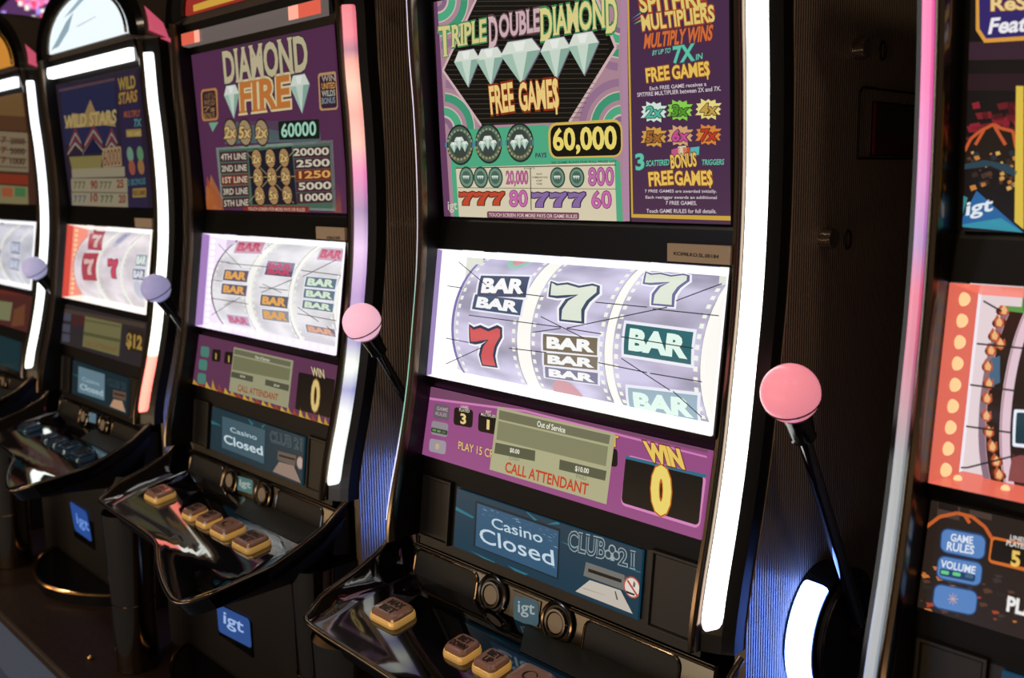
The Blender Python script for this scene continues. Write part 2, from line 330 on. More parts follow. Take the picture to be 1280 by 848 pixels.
PRINT = {
 'D': {
  'US': [
   ('P',1,'#b08a98',[-2423,3052,-2438,-39,973,-4,1039,2810,-2398,3316]),
   ('P',2,'#6a3f63',[-2423,3052,-2346,3050,-2320,-36,-2489,-10]),
   ('P',2,'#b58aa8',[1015,2749,1101,2737,1055,5,955,2]),
   ('P',2,'#0d0b09',[-1413,3097,-2308,2096,-1555,1282,113,1246,911,2086,526,2919]),
   ('P',3,'#4a4436',[-1397,3057,432,2812,431,2805,-1398,3050]),
   ('P',3,'#4a4436',[-1447,3000,466,2750,466,2743,-1448,2993]),
   ('P',3,'#4a4436',[-1498,2944,501,2688,500,2681,-1499,2936]),
   ('P',3,'#4a4436',[-1549,2886,535,2626,535,2620,-1550,2879]),
   ('P',3,'#4a4436',[-1600,2829,569,2565,569,2558,-1601,2821]),
   ('P',3,'#4a4436',[-1652,2770,603,2503,603,2496,-1653,2763]),
   ('P',3,'#4a4436',[-1704,2712,637,2442,637,2435,-1705,2704]),
   ('P',3,'#4a4436',[-1757,2653,671,2381,671,2374,-1758,2645]),
   ('P',3,'#4a4436',[-1810,2594,705,2319,705,2313,-1810,2586]),
   ('P',3,'#4a4436',[-1863,2534,739,2259,739,2252,-1864,2526]),
   ('P',3,'#4a4436',[-1917,2474,773,2198,773,2191,-1917,2466]),
   ('P',3,'#4a4436',[-1971,2413,807,2137,806,2130,-1971,2405]),
   ('P',3,'#4a4436',[-2025,2352,804,2080,804,2073,-2026,2344]),
   ('P',3,'#4a4436',[-2080,2290,769,2026,769,2020,-2081,2283]),
   ('P',3,'#4a4436',[-2135,2228,735,1972,734,1965,-2136,2221]),
   ('P',3,'#4a4436',[-2191,2166,699,1918,699,1911,-2192,2158]),
   ('P',3,'#4a4436',[-2247,2103,664,1863,664,1856,-2248,2095]),
   ('P',3,'#4a4436',[-2201,2031,629,1808,628,1801,-2201,2023]),
   ('P',3,'#4a4436',[-2133,1958,593,1752,593,1746,-2134,1950]),
   ('P',3,'#4a4436',[-2065,1884,557,1697,557,1690,-2066,1877]),
   ('P',3,'#4a4436',[-1998,1812,521,1641,520,1634,-1999,1804]),
   ('P',3,'#4a4436',[-1932,1739,484,1584,484,1577,-1932,1731]),
   ('P',3,'#4a4436',[-1865,1667,448,1527,447,1520,-1866,1659]),
   ('P',3,'#4a4436',[-1799,1596,411,1470,411,1463,-1800,1588]),
   ('P',3,'#4a4436',[-1733,1524,374,1413,374,1406,-1734,1516]),
   ('P',3,'#4a4436',[-1668,1453,337,1355,336,1348,-1668,1445]),
   ('P',3,'#4a4436',[-1603,1383,299,1297,299,1290,-1603,1375]),
   ('P',3,'#4a4436',[-1538,1313,270,1238,269,1231,-1539,1305]),
   ('P',3,'#3d8a55',[-2363,2720,-2078,2705,-2081,2591,-2132,2631,-2333,2635,-2382,2600]),
   ('P',3,'#3d8a55',[-2277,2649,-2163,2645,-2178,2311,-2152,2270,-2301,2273,-2278,2315]),
   ('P',4,'#dccf8c',[-2347,2707,-2096,2696,-2097,2604,-2131,2642,-2350,2648,-2363,2609]),
   ('P',4,'#dccf8c',[-2259,2647,-2180,2647,-2195,2313,-2168,2282,-2283,2282,-2260,2313]),
   ('P',1.5,'#8a6a88',[-2154,1257,-2155,1289,-2164,1320,-2181,1349,-2205,1375,-2235,1397,-2271,1415,-2310,1428,-2352,1436,-2366,1361,-2343,1357,-2321,1350,-2301,1340,-2284,1327,-2271,1313,-2261,1297,-2256,1280,-2255,1262]),
   ('P',1.5,'#d8c0b8',[-2116,1256,-2117,1292,-2128,1328,-2148,1362,-2175,1392,-2211,1419,-2252,1440,-2298,1455,-2347,1464,-2352,1436,-2310,1428,-2271,1415,-2235,1397,-2205,1375,-2181,1349,-2164,1320,-2155,1289,-2154,1257]),
   ('P',1.5,'#4fae84',[-1966,1249,-1968,1306,-1985,1362,-2015,1415,-2058,1462,-2113,1503,-2177,1537,-2249,1561,-2326,1575,-2347,1464,-2298,1455,-2252,1440,-2211,1419,-2175,1392,-2148,1362,-2128,1328,-2117,1292,-2116,1256]),
   ('P',1.5,'#d8c0b8',[-1941,1248,-1944,1308,-1961,1368,-1993,1423,-2039,1474,-2097,1517,-2165,1553,-2241,1578,-2323,1593,-2326,1575,-2249,1561,-2177,1537,-2113,1503,-2058,1462,-2015,1415,-1985,1362,-1968,1306,-1966,1249]),
   ('P',1.5,'#3f9a76',[-1709,1237,-1713,1330,-1740,1420,-1788,1505,-1858,1582,-1945,1649,-2048,1704,-2164,1744,-2289,1768,-2310,1658,-2213,1640,-2122,1609,-2041,1566,-1972,1514,-1917,1454,-1879,1387,-1858,1316,-1855,1244]),
   ('P',1.5,'#d8c0b8',[-1685,1236,-1689,1332,-1717,1425,-1767,1513,-1839,1593,-1929,1663,-2036,1720,-2157,1761,-2286,1786,-2289,1768,-2164,1744,-2048,1704,-1945,1649,-1858,1582,-1788,1505,-1740,1420,-1713,1330,-1709,1237]),
   ('P',1.5,'#9a7492',[-1458,1226,-1464,1353,-1501,1476,-1567,1593,-1661,1699,-1781,1792,-1922,1868,-2081,1925,-2253,1960,-2274,1850,-2129,1822,-1994,1775,-1874,1711,-1773,1633,-1693,1543,-1637,1444,-1606,1340,-1601,1233]),
   ('P',1.5,'#8a6a88',[961,1276,931,1274,902,1266,875,1254,852,1237,832,1217,817,1194,808,1169,804,1142,877,1139,879,1154,884,1168,892,1180,903,1192,916,1201,931,1208,947,1212,964,1213]),
   ('P',1.5,'#d8c0b8',[960,1300,925,1297,891,1288,860,1274,832,1254,810,1231,792,1204,781,1174,777,1143,804,1142,808,1169,817,1194,832,1217,852,1237,875,1254,902,1266,931,1274,961,1276]),
   ('P',1.5,'#4fae84',[955,1394,900,1389,847,1376,798,1354,755,1324,718,1287,691,1244,673,1198,666,1149,777,1143,781,1174,792,1204,810,1231,832,1254,860,1274,891,1288,925,1297,960,1300]),
   ('P',1.5,'#d8c0b8',[955,1409,896,1405,840,1390,788,1367,742,1335,703,1296,674,1251,655,1201,647,1149,666,1149,673,1198,691,1244,718,1287,755,1324,798,1354,847,1376,900,1389,955,1394]),
   ('P',1.5,'#3f9a76',[948,1558,858,1551,771,1530,690,1494,617,1446,557,1385,511,1315,481,1239,468,1158,582,1152,591,1215,614,1275,650,1329,696,1376,752,1414,815,1442,882,1459,952,1464]),
   ('P',1.5,'#d8c0b8',[947,1573,854,1567,763,1545,679,1508,604,1457,541,1395,494,1322,462,1243,449,1158,468,1158,481,1239,511,1315,557,1385,617,1446,690,1494,771,1530,858,1551,948,1558]),
   ('P',1.5,'#9a7492',[941,1721,816,1713,694,1685,580,1637,478,1569,393,1486,327,1388,284,1281,266,1167,382,1162,397,1256,433,1346,487,1428,558,1499,643,1555,738,1596,840,1621,945,1628]),
   ('P',1.5,'#8a6a88',[-2348,2912,-2307,2912,-2267,2918,-2231,2929,-2199,2945,-2173,2966,-2152,2989,-2139,3016,-2132,3044,-2231,3058,-2235,3042,-2243,3027,-2254,3014,-2269,3003,-2287,2994,-2307,2988,-2329,2984,-2352,2984]),
   ('P',1.5,'#d8c0b8',[-2347,2884,-2299,2885,-2253,2892,-2210,2905,-2173,2924,-2142,2948,-2118,2975,-2103,3006,-2095,3039,-2132,3044,-2139,3016,-2152,2989,-2173,2966,-2199,2945,-2231,2929,-2267,2918,-2307,2912,-2348,2912]),
   ('P',1.5,'#4fae84',[-2341,2775,-2265,2777,-2193,2788,-2127,2809,-2070,2839,-2021,2876,-1985,2919,-1960,2968,-1949,3020,-2095,3039,-2103,3006,-2118,2975,-2142,2948,-2173,2924,-2210,2905,-2253,2892,-2299,2885,-2347,2884]),
   ('P',1.5,'#d8c0b8',[-2340,2757,-2260,2759,-2184,2771,-2114,2793,-2052,2825,-2001,2864,-1963,2910,-1937,2962,-1925,3016,-1949,3020,-1960,2968,-1985,2919,-2021,2876,-2070,2839,-2127,2809,-2193,2788,-2265,2777,-2341,2775]),
   ('P',1.5,'#3f9a76',[-2331,2584,-2207,2588,-2090,2607,-1984,2643,-1890,2692,-1813,2752,-1755,2823,-1716,2902,-1698,2986,-1841,3005,-1855,2939,-1885,2878,-1932,2823,-1992,2775,-2066,2738,-2149,2711,-2240,2696,-2337,2693]),
   ('P',1.5,'#d8c0b8',[-2330,2565,-2202,2570,-2080,2590,-1970,2627,-1873,2678,-1794,2741,-1733,2814,-1693,2896,-1674,2982,-1698,2986,-1716,2902,-1755,2823,-1813,2752,-1890,2692,-1984,2643,-2090,2607,-2207,2588,-2331,2584]),
   ('P',1.5,'#9a7492',[-2321,2391,-2149,2398,-1988,2428,-1841,2478,-1714,2546,-1609,2631,-1529,2729,-1477,2838,-1453,2953,-1592,2971,-1613,2874,-1657,2783,-1725,2700,-1814,2629,-1922,2572,-2046,2530,-2182,2506,-2326,2501]),
   ('P',1.5,'#8a6a88',[833,2395,835,2369,843,2343,855,2319,873,2296,895,2276,920,2260,948,2248,977,2241,984,2301,968,2305,952,2312,939,2321,926,2331,917,2344,910,2358,906,2372,905,2386]),
   ('P',1.5,'#d8c0b8',[806,2398,809,2368,817,2338,832,2309,853,2283,878,2260,908,2241,940,2227,974,2218,977,2241,948,2248,920,2260,895,2276,873,2296,855,2319,843,2343,835,2369,833,2395]),
   ('P',1.5,'#4fae84',[698,2411,701,2363,715,2316,739,2270,772,2229,812,2193,859,2163,910,2142,964,2128,974,2218,940,2227,908,2241,878,2260,853,2283,832,2309,817,2338,809,2368,806,2398]),
   ('P',1.5,'#d8c0b8',[680,2413,684,2362,698,2312,723,2264,758,2220,801,2182,850,2150,905,2127,962,2113,964,2128,910,2142,859,2163,812,2193,772,2229,739,2270,715,2316,701,2363,698,2411]),
   ('P',1.5,'#3f9a76',[505,2434,511,2355,533,2276,573,2201,627,2133,694,2074,772,2026,856,1991,945,1969,956,2060,887,2077,822,2105,762,2142,710,2188,668,2241,638,2299,620,2360,616,2421]),
   ('P',1.5,'#d8c0b8',[487,2436,492,2354,516,2273,557,2195,613,2124,683,2062,763,2013,851,1976,943,1954,945,1969,856,1991,772,2026,694,2074,627,2133,573,2201,533,2276,511,2355,505,2434]),
   ('P',1.5,'#9a7492',[308,2458,315,2347,347,2236,403,2131,480,2035,575,1953,684,1886,802,1838,926,1809,937,1901,833,1925,734,1966,643,2022,564,2091,500,2171,454,2259,427,2351,421,2444]),
   ('L',2.3,'#d8b8b8',20,-1413,3097,-2308,2096),
   ('L',2.3,'#d8b8b8',20,-2308,2096,-1555,1282),
   ('L',2.3,'#d8b8b8',20,113,1246,911,2086),
   ('L',2.3,'#d8b8b8',20,911,2086,526,2919),
   ('T',3,'#3d8a55',0.065,'~RIPLE',-2078,2404,717,4,15,276),
   ('T',4,'#dccf8c',0.015,'~RIPLE',-2078,2404,717,4,15,276),
   ('T',3,'#6b4a55',0.065,'~D',-1311,2320,168,-3,17,376),
   ('T',4,'#d8b9bd',0.015,'~D',-1311,2320,168,-3,17,376),
   ('T',3,'#6b4a55',0.065,'~OUBLE',-1093,2422,748,-3,9,277),
   ('T',4,'#d3b4b8',0.015,'~OUBLE',-1093,2422,748,-3,9,277),
   ('T',3,'#3d8a55',0.065,'~D',-336,2304,204,-4,11,373),
   ('T',4,'#e3d68e',0.015,'~D',-336,2304,204,-4,11,373),
   ('T',3,'#3d8a55',0.065,'~IAMON',-105,2349,859,-2,3,323),
   ('T',4,'#e3d68e',0.015,'~IAMON',-105,2349,859,-2,3,323),
   ('T',3,'#3d8a55',0.065,'~D',766,2279,175,-7,2,390),
   ('T',4,'#e3d68e',0.015,'~D',766,2279,175,-7,2,390),
   ('G',3,-1779,2078,267,255),
   ('G',3,-1308,2059,271,254),
   ('G',3,-81,2049,261,260),
   ('G',3,394,2063,252,260),
   ('G',3,-716,2065,374,288),
   ('T',5,'#8c2f10',0.075,'FREE',-1326,1434,455,24,-20,349),
   ('T',6,'#f3d383',0.02,'FREE',-1326,1434,455,24,-20,349),
   ('T',5,'#8c2f10',0.075,'GAMES',-761,1444,709,2,-10,345),
   ('T',6,'#f3d383',0.02,'GAMES',-761,1444,709,2,-10,345),
   ('P',7,'#f3d383',[-110,1788,-79,1789,-77,1353,-108,1351]),
   ('P',2,'#4fae84',[-2244,802,-2055,1244,-323,1235,923,733,949,-9,-2240,-27]),
   ('C',3,'#1d2a26',-2025,1031,289),
   ('P',5,'#8a9a7c',[-1788,1059,-1797,1092,-1758,1103,-1747,1064]),
   ('P',5,'#8a9a7c',[-1806,1110,-1827,1139,-1792,1158,-1768,1124]),
   ('P',5,'#8a9a7c',[-1842,1155,-1872,1178,-1845,1204,-1810,1176]),
   ('P',5,'#8a9a7c',[-1892,1189,-1930,1205,-1913,1236,-1869,1217]),
   ('P',5,'#8a9a7c',[-1954,1211,-1996,1218,-1991,1251,-1941,1243]),
   ('P',5,'#8a9a7c',[-2021,1219,-2064,1216,-2072,1249,-2021,1253]),
   ('P',5,'#8a9a7c',[-2089,1212,-2130,1199,-2149,1229,-2101,1244]),
   ('P',5,'#8a9a7c',[-2153,1189,-2188,1169,-2217,1193,-2176,1218]),
   ('P',5,'#8a9a7c',[-2206,1154,-2233,1126,-2270,1143,-2239,1176]),
   ('P',5,'#8a9a7c',[-2245,1108,-2261,1076,-2303,1084,-2285,1122]),
   ('P',5,'#a39468',[-2267,1002,-2258,969,-2300,957,-2311,997]),
   ('P',5,'#a39468',[-2248,950,-2227,920,-2264,900,-2289,935]),
   ('P',5,'#a39468',[-2211,905,-2180,881,-2208,854,-2245,882]),
   ('P',5,'#a39468',[-2159,870,-2121,855,-2138,823,-2183,841]),
   ('P',5,'#a39468',[-2096,848,-2054,842,-2059,809,-2109,816]),
   ('P',5,'#a39468',[-2028,842,-1985,846,-1978,813,-2029,808]),
   ('P',5,'#a39468',[-1960,851,-1920,864,-1901,834,-1948,819]),
   ('P',5,'#a39468',[-1898,874,-1863,895,-1835,871,-1875,846]),
   ('P',5,'#a39468',[-1846,910,-1820,937,-1784,921,-1814,888]),
   ('P',5,'#a39468',[-1809,955,-1794,987,-1754,979,-1771,942]),
   ('P',5,'#4a8a9c',[-2299,1083,-2340,1072,-2346,1012,-2307,997]),
   ('P',5,'#4a8a9c',[-1751,1064,-1714,1050,-1718,991,-1757,980]),
   ('C',4,'#4d6254',-2025,1031,261),
   ('C',6,'#39463f',-2024,1035,193),
   ('G',7,-2146,1001,83,76),
   ('G',7,-1910,1006,81,75),
   ('G',7,-2023,1048,107,98),
   ('C',3,'#1d2a26',-1422,1027,275),
   ('P',5,'#8a9a7c',[-1200,1055,-1209,1086,-1172,1097,-1161,1060]),
   ('P',5,'#8a9a7c',[-1217,1104,-1237,1132,-1204,1150,-1181,1117]),
   ('P',5,'#8a9a7c',[-1251,1147,-1280,1170,-1255,1195,-1221,1168]),
   ('P',5,'#8a9a7c',[-1299,1181,-1334,1196,-1319,1226,-1277,1208]),
   ('P',5,'#8a9a7c',[-1357,1202,-1396,1209,-1392,1241,-1345,1233]),
   ('P',5,'#8a9a7c',[-1420,1210,-1461,1207,-1468,1239,-1420,1242]),
   ('P',5,'#8a9a7c',[-1484,1202,-1522,1190,-1540,1219,-1495,1233]),
   ('P',5,'#8a9a7c',[-1544,1181,-1576,1160,-1604,1184,-1565,1208]),
   ('P',5,'#8a9a7c',[-1593,1146,-1618,1120,-1653,1136,-1624,1168]),
   ('P',5,'#8a9a7c',[-1630,1102,-1644,1071,-1684,1079,-1667,1116]),
   ('P',5,'#a39468',[-1649,999,-1640,967,-1680,956,-1691,994]),
   ('P',5,'#a39468',[-1631,949,-1611,920,-1645,901,-1669,934]),
   ('P',5,'#a39468',[-1596,905,-1567,882,-1593,856,-1628,883]),
   ('P',5,'#a39468',[-1547,871,-1511,856,-1527,826,-1570,843]),
   ('P',5,'#a39468',[-1488,850,-1448,845,-1452,812,-1500,819]),
   ('P',5,'#a39468',[-1424,844,-1383,848,-1376,816,-1424,811]),
   ('P',5,'#a39468',[-1360,852,-1322,865,-1304,837,-1349,821]),
   ('P',5,'#a39468',[-1301,875,-1269,896,-1243,872,-1280,848]),
   ('P',5,'#a39468',[-1253,910,-1229,937,-1196,921,-1223,889]),
   ('P',5,'#a39468',[-1218,954,-1205,985,-1167,977,-1183,941]),
   ('P',5,'#4a8a9c',[-1680,1078,-1719,1067,-1723,1008,-1686,995]),
   ('P',5,'#4a8a9c',[-1165,1059,-1130,1045,-1134,989,-1171,978]),
   ('C',4,'#4d6254',-1422,1027,248),
   ('C',6,'#39463f',-1422,1031,184),
   ('G',7,-1536,998,78,74),
   ('G',7,-1314,1003,76,73),
   ('G',7,-1421,1044,101,95),
   ('C',3,'#1d2a26',-798,1020,262),
   ('P',5,'#8a9a7c',[-590,1046,-599,1077,-564,1087,-554,1051]),
   ('P',5,'#8a9a7c',[-607,1094,-626,1121,-595,1139,-574,1107]),
   ('P',5,'#8a9a7c',[-639,1136,-666,1157,-643,1182,-611,1156]),
   ('P',5,'#8a9a7c',[-684,1168,-717,1183,-703,1212,-664,1194]),
   ('P',5,'#8a9a7c',[-738,1189,-775,1195,-771,1226,-728,1219]),
   ('P',5,'#8a9a7c',[-798,1196,-836,1193,-842,1224,-798,1227]),
   ('P',5,'#8a9a7c',[-857,1189,-893,1177,-910,1205,-868,1219]),
   ('P',5,'#8a9a7c',[-913,1168,-943,1148,-969,1171,-933,1195]),
   ('P',5,'#8a9a7c',[-959,1135,-982,1109,-1015,1125,-988,1155]),
   ('P',5,'#8a9a7c',[-993,1092,-1006,1062,-1043,1069,-1028,1105]),
   ('P',5,'#a39468',[-1010,992,-1002,961,-1038,951,-1049,987]),
   ('P',5,'#a39468',[-993,944,-974,916,-1006,897,-1028,930]),
   ('P',5,'#a39468',[-960,901,-932,879,-956,854,-989,880]),
   ('P',5,'#a39468',[-914,869,-880,854,-894,825,-935,842]),
   ('P',5,'#a39468',[-858,848,-821,843,-825,811,-869,818]),
   ('P',5,'#a39468',[-798,842,-760,846,-754,815,-798,811]),
   ('P',5,'#a39468',[-739,851,-703,863,-687,835,-728,821]),
   ('P',5,'#a39468',[-684,873,-654,892,-629,870,-664,847]),
   ('P',5,'#a39468',[-639,906,-617,932,-585,917,-611,886]),
   ('P',5,'#a39468',[-607,949,-595,978,-559,971,-573,936]),
   ('P',5,'#4a8a9c',[-1039,1068,-1076,1058,-1080,1001,-1045,988]),
   ('P',5,'#4a8a9c',[-558,1050,-525,1037,-528,983,-562,972]),
   ('C',4,'#4d6254',-798,1020,236),
   ('C',6,'#39463f',-798,1024,175),
   ('G',7,-904,991,73,71),
   ('G',7,-696,996,72,70),
   ('G',7,-797,1035,94,92),
   ('R',4,'#d8b95a',0.3,-266,794,1243,-8,4,457),
   ('R',5,'#0c0b08',0.28,-225,816,1179,-8,3,400),
   ('T',6,'#f2dd72',0.02,'60,000',-168,861,1048,-14,-2,309),
   ('T',4,'#3a3a5a',0.02,'PAYS',-513,813,199,1,4,59),
   ('T',4,'#2a5040',0,'SEE GAME RULES FOR FULL PRIZE LIST',-229,729,1104,-9,2,29),
   ('R',3,'#ded3b6',0,-2132,-29,2981,18,-9,738),
   ('P',4,'#2c2c24',[-2142,709,862,698,862,687,-2143,696]),
   ('P',4,'#5a5448',[-2120,426,859,401,858,394,-2120,418]),
   ('P',4,'#5a5448',[-628,683,-611,683,-629,117,-646,117]),
   ('C',4,'#30463c',-1917,567,157),
   ('C',5,'#6f9480',-1917,567,132),
   ('C',6,'#4a6657',-1917,567,93),
   ('G',7,-1963,567,29,28),
   ('G',7,-1917,567,29,28),
   ('G',7,-1872,566,29,28),
   ('C',4,'#30463c',-1613,564,153),
   ('C',5,'#6f9480',-1613,564,128),
   ('C',6,'#4a6657',-1613,564,91),
   ('G',7,-1657,564,28,27),
   ('G',7,-1613,564,28,27),
   ('G',7,-1569,563,28,27),
   ('C',4,'#30463c',-1310,561,149),
   ('C',5,'#6f9480',-1310,561,125),
   ('C',6,'#4a6657',-1310,561,89),
   ('G',7,-1352,561,28,27),
   ('G',7,-1310,561,27,27),
   ('G',7,-1267,560,27,27),
   ('C',4,'#30463c',-126,549,135),
   ('C',5,'#6f9480',-126,549,113),
   ('C',6,'#4a6657',-126,549,80),
   ('G',7,-163,549,24,25),
   ('G',7,-126,549,24,25),
   ('G',7,-88,549,24,25),
   ('C',4,'#30463c',211,546,131),
   ('C',5,'#6f9480',211,546,110),
   ('C',6,'#4a6657',211,546,78),
   ('G',7,174,546,23,25),
   ('G',7,211,546,23,25),
   ('G',7,247,545,23,25),
   ('T',4,'#6b2c57',0.03,'20,000',-1100,446,423,-2,8,198),
   ('T',5,'#c2639a',0,'20,000',-1100,446,423,-2,8,198),
   ('T',4,'#6b2c57',0.03,'800',410,444,407,2,4,216),
   ('T',5,'#c96fb0',0,'800',410,444,407,2,4,216),
   ('T',4,'#3b352c',0,'ANY',-513,586,111,-1,1,24),
   ('T',4,'#3b352c',0,'COMBINATION',-600,544,292,-3,1,24),
   ('T',4,'#3b352c',0,'OF',-518,499,111,-1,1,24),
   ('T',4,'#3b352c',0,'THESE',-521,456,111,-1,1,24),
   ('T',5,'#2a5040',0,'PAYS',-732,665,198,1,1,20),
   ('S',4,'#c4472c','#4a1a10',-2109,168,327,3,10,195),
   ('S',4,'#c4472c','#4a1a10',-1781,171,317,3,9,192),
   ('S',4,'#c4472c','#4a1a10',-1455,175,306,3,8,189),
   ('S',4,'#8a6aa6','#2f2440',-615,159,313,4,6,197),
   ('S',4,'#8a6aa6','#2f2440',-280,163,302,4,5,193),
   ('S',4,'#8a6aa6','#2f2440',54,167,291,3,4,190),
   ('T',4,'#6b2c57',0.03,'80',-1051,162,343,4,9,216),
   ('T',5,'#cf6cb2',0,'80',-1051,162,343,4,9,216),
   ('T',4,'#6b2c57',0.03,'60',456,160,314,4,-1,208),
   ('T',5,'#cf6cb2',0,'60',456,160,314,4,-1,208),
   ('R',4,'#7d4462',0.3,-1528,-2,1752,9,7,91),
   ('T',5,'#e4cfc0',0,'TOUCH SCREEN FOR MORE PAYS OR GAME RULES',-1483,18,1676,6,4,47),
   ('T',4,'#d8d2c0',0,'igt',-2368,55,204,12,4,159),
   ('P',2,'#4a2c4c',[1103,2801,2597,2640,2563,-26,1082,-2]),
   ('P',3,'#d2a93f',[1103,2801,1133,2796,1112,94,2534,95,2534,44,1083,51]),
   ('T',3,'#a84a25',0.08,'SPITFIRE',1303,2443,902,-51,-28,195),
   ('T',4,'#e8cf74',0.02,'SPITFIRE',1303,2443,902,-51,-28,195),
   ('T',3,'#a84a25',0.08,'MULTIPLIERS',1325,2234,993,-14,-19,167),
   ('T',4,'#e8cf74',0.02,'MULTIPLIERS',1325,2234,993,-14,-19,167),
   ('P',4,'#58b8a0',[1156,2379,1303,2443,1302,2431]),
   ('P',4,'#c45a8a',[1174,2349,1301,2403,1301,2385]),
   ('P',4,'#7fbf5a',[1193,2319,1300,2363,1300,2340]),
   ('T',3,'#7a2f1e',0.06,'MULTIPLY WINS',1338,2031,936,-4,24,155),
   ('T',4,'#d8713c',0.02,'MULTIPLY WINS',1338,2031,936,-4,24,155),
   ('T',4,'#64c9ab',0.01,'BY UP TO',1455,1939,256,6,13,54),
   ('T',3,'#2f5f62',0.05,'7X',1754,1827,280,3,4,176),
   ('T',4,'#64c9ab',0.02,'7X',1754,1827,280,3,4,176),
   ('T',4,'#64c9ab',0.01,'IN',2066,1830,83,6,5,61),
   ('T',3,'#8c4a18',0.07,'FREE',1368,1643,330,9,-14,151),
   ('T',4,'#efc65c',0.02,'FREE',1368,1643,330,9,-14,151),
   ('T',3,'#8c4a18',0.07,'GAMES',1745,1648,501,5,-14,145),
   ('T',4,'#efc65c',0.02,'GAMES',1745,1648,501,5,-14,145),
   ('T',3,'#dcd0d4',0,'Each FREE GAME receives a',1408,1547,790,-8,-2,43),
   ('T',3,'#dcd0d4',0,'SPITFIRE MULTIPLIER between 2X and 7X.',1221,1484,1167,-10,-2,48),
   ('P',3,'#d8efe0',[1643,1286,1605,1312,1651,1354,1568,1357,1563,1400,1501,1386,1462,1412,1422,1391,1351,1424,1353,1370,1283,1371,1312,1330,1272,1307,1310,1280,1263,1237,1349,1235,1354,1191,1417,1206,1456,1180,1496,1202,1566,1170,1564,1223,1632,1223,1604,1264]),
   ('T',4,'#3c2a2a',0.07,'2x',1341,1236,226,-5,22,124),
   ('T',5,'#4fb8a0',0.02,'2x',1341,1236,226,-5,22,124),
   ('P',3,'#8fd64f',[2006,1283,1970,1309,2013,1350,1934,1353,1930,1395,1870,1381,1833,1407,1795,1386,1727,1418,1729,1366,1662,1367,1690,1326,1652,1304,1689,1278,1644,1236,1726,1233,1731,1190,1791,1206,1829,1180,1867,1202,1934,1170,1932,1222,1996,1222,1969,1262]),
   ('T',4,'#3c2a2a',0.07,'3x',1718,1234,215,-5,20,121),
   ('T',5,'#4f9c2c',0.02,'3x',1718,1234,215,-5,20,121),
   ('P',3,'#f0e08a',[2388,1272,2354,1298,2395,1338,2319,1340,2315,1381,2258,1368,2223,1393,2187,1372,2122,1404,2124,1353,2061,1353,2088,1314,2051,1292,2087,1266,2044,1226,2122,1223,2127,1182,2185,1196,2220,1171,2256,1192,2320,1162,2318,1213,2379,1213,2353,1251]),
   ('T',4,'#3c2a2a',0.07,'4x',2115,1224,205,-4,19,118),
   ('T',5,'#c8a34a',0.02,'4x',2115,1224,205,-4,19,118),
   ('P',3,'#d8a24a',[1636,1002,1598,1028,1644,1071,1561,1072,1556,1116,1493,1100,1455,1126,1414,1104,1343,1136,1345,1082,1274,1081,1303,1040,1263,1016,1302,990,1254,945,1341,945,1345,900,1409,917,1448,891,1489,914,1559,883,1557,937,1626,938,1597,978]),
   ('T',4,'#3c2a2a',0.07,'5x',1333,946,227,-1,22,125),
   ('T',5,'#a86a2c',0.02,'5x',1333,946,227,-1,22,125),
   ('P',3,'#d8a878',[2007,1001,1971,1026,2014,1068,1935,1070,1930,1112,1870,1097,1833,1122,1795,1100,1727,1132,1729,1079,1662,1078,1690,1038,1651,1015,1688,989,1643,946,1726,945,1730,902,1791,918,1829,893,1867,916,1935,885,1932,938,1997,939,1970,978]),
   ('T',4,'#3c2a2a',0.07,'6x',1718,946,216,-1,20,122),
   ('T',5,'#cf4f9c',0.02,'6x',1718,946,216,-1,20,122),
   ('P',3,'#e08a3c',[2385,995,2351,1020,2392,1061,2316,1062,2311,1103,2255,1088,2219,1113,2183,1092,2118,1122,2120,1071,2056,1070,2083,1031,2047,1009,2082,983,2039,941,2118,940,2123,898,2181,914,2216,889,2253,912,2317,882,2315,933,2376,934,2350,973]),
   ('T',4,'#3c2a2a',0.07,'7x',2111,941,206,-1,19,119),
   ('T',5,'#c43a24',0.02,'7x',2111,941,206,-1,19,119),
   ('T',3,'#2f5f62',0.05,'3',1182,625,114,13,-7,183),
   ('T',4,'#64c9ab',0.02,'3',1182,625,114,13,-7,183),
   ('T',3,'#64c9ab',0.01,'SCATTERED',1328,667,337,8,8,66),
   ('T',3,'#64c9ab',0.01,'TRIGGERS',2123,667,294,-1,7,60),
   ('P',3,'#c85a86',[1702,780,1704,851,1823,876,1835,777]),
   ('P',3,'#e0d4b0',[1797,778,1799,884,1910,892,1943,774]),
   ('P',3,'#d05030',[1873,780,1863,875,1962,872,1960,773]),
   ('P',3,'#58b8b8',[1960,773,1973,867,2096,875,2086,782]),
   ('T',4,'#6b3a28',0.07,'BONUS',1699,636,356,22,-9,149),
   ('T',5,'#efc65c',0.02,'BONUS',1699,636,356,22,-9,149),
   ('T',3,'#8c4a18',0.07,'FREE',1374,435,351,20,-11,153),
   ('T',4,'#efc65c',0.02,'FREE',1374,435,351,20,-11,153),
   ('T',3,'#8c4a18',0.07,'GAMES',1755,444,511,-2,-9,154),
   ('T',4,'#efc65c',0.02,'GAMES',1755,444,511,-2,-9,154),
   ('P',5,'#efc65c',[2204,1769,2220,1769,2229,1605,2212,1604]),
   ('P',5,'#efc65c',[2221,614,2238,613,2246,409,2229,406]),
   ('T',3,'#dcd0d4',0,'7 FREE GAMES are awarded initially.',1300,346,1021,-3,1,45),
   ('T',3,'#dcd0d4',0,'Each retrigger awards an additional',1310,272,1009,1,1,45),
   ('T',3,'#dcd0d4',0,'7 FREE GAMES.',1608,213,440,0,1,44),
   ('T',3,'#dcd0d4',0,'Touch GAME RULES for full details.',1318,113,994,11,1,45),
  ],
  'LB': [
   ('T',2,'#2a241c',0.01,'KC098.KO.SL.00184',1798,62,617,-10,0,38),
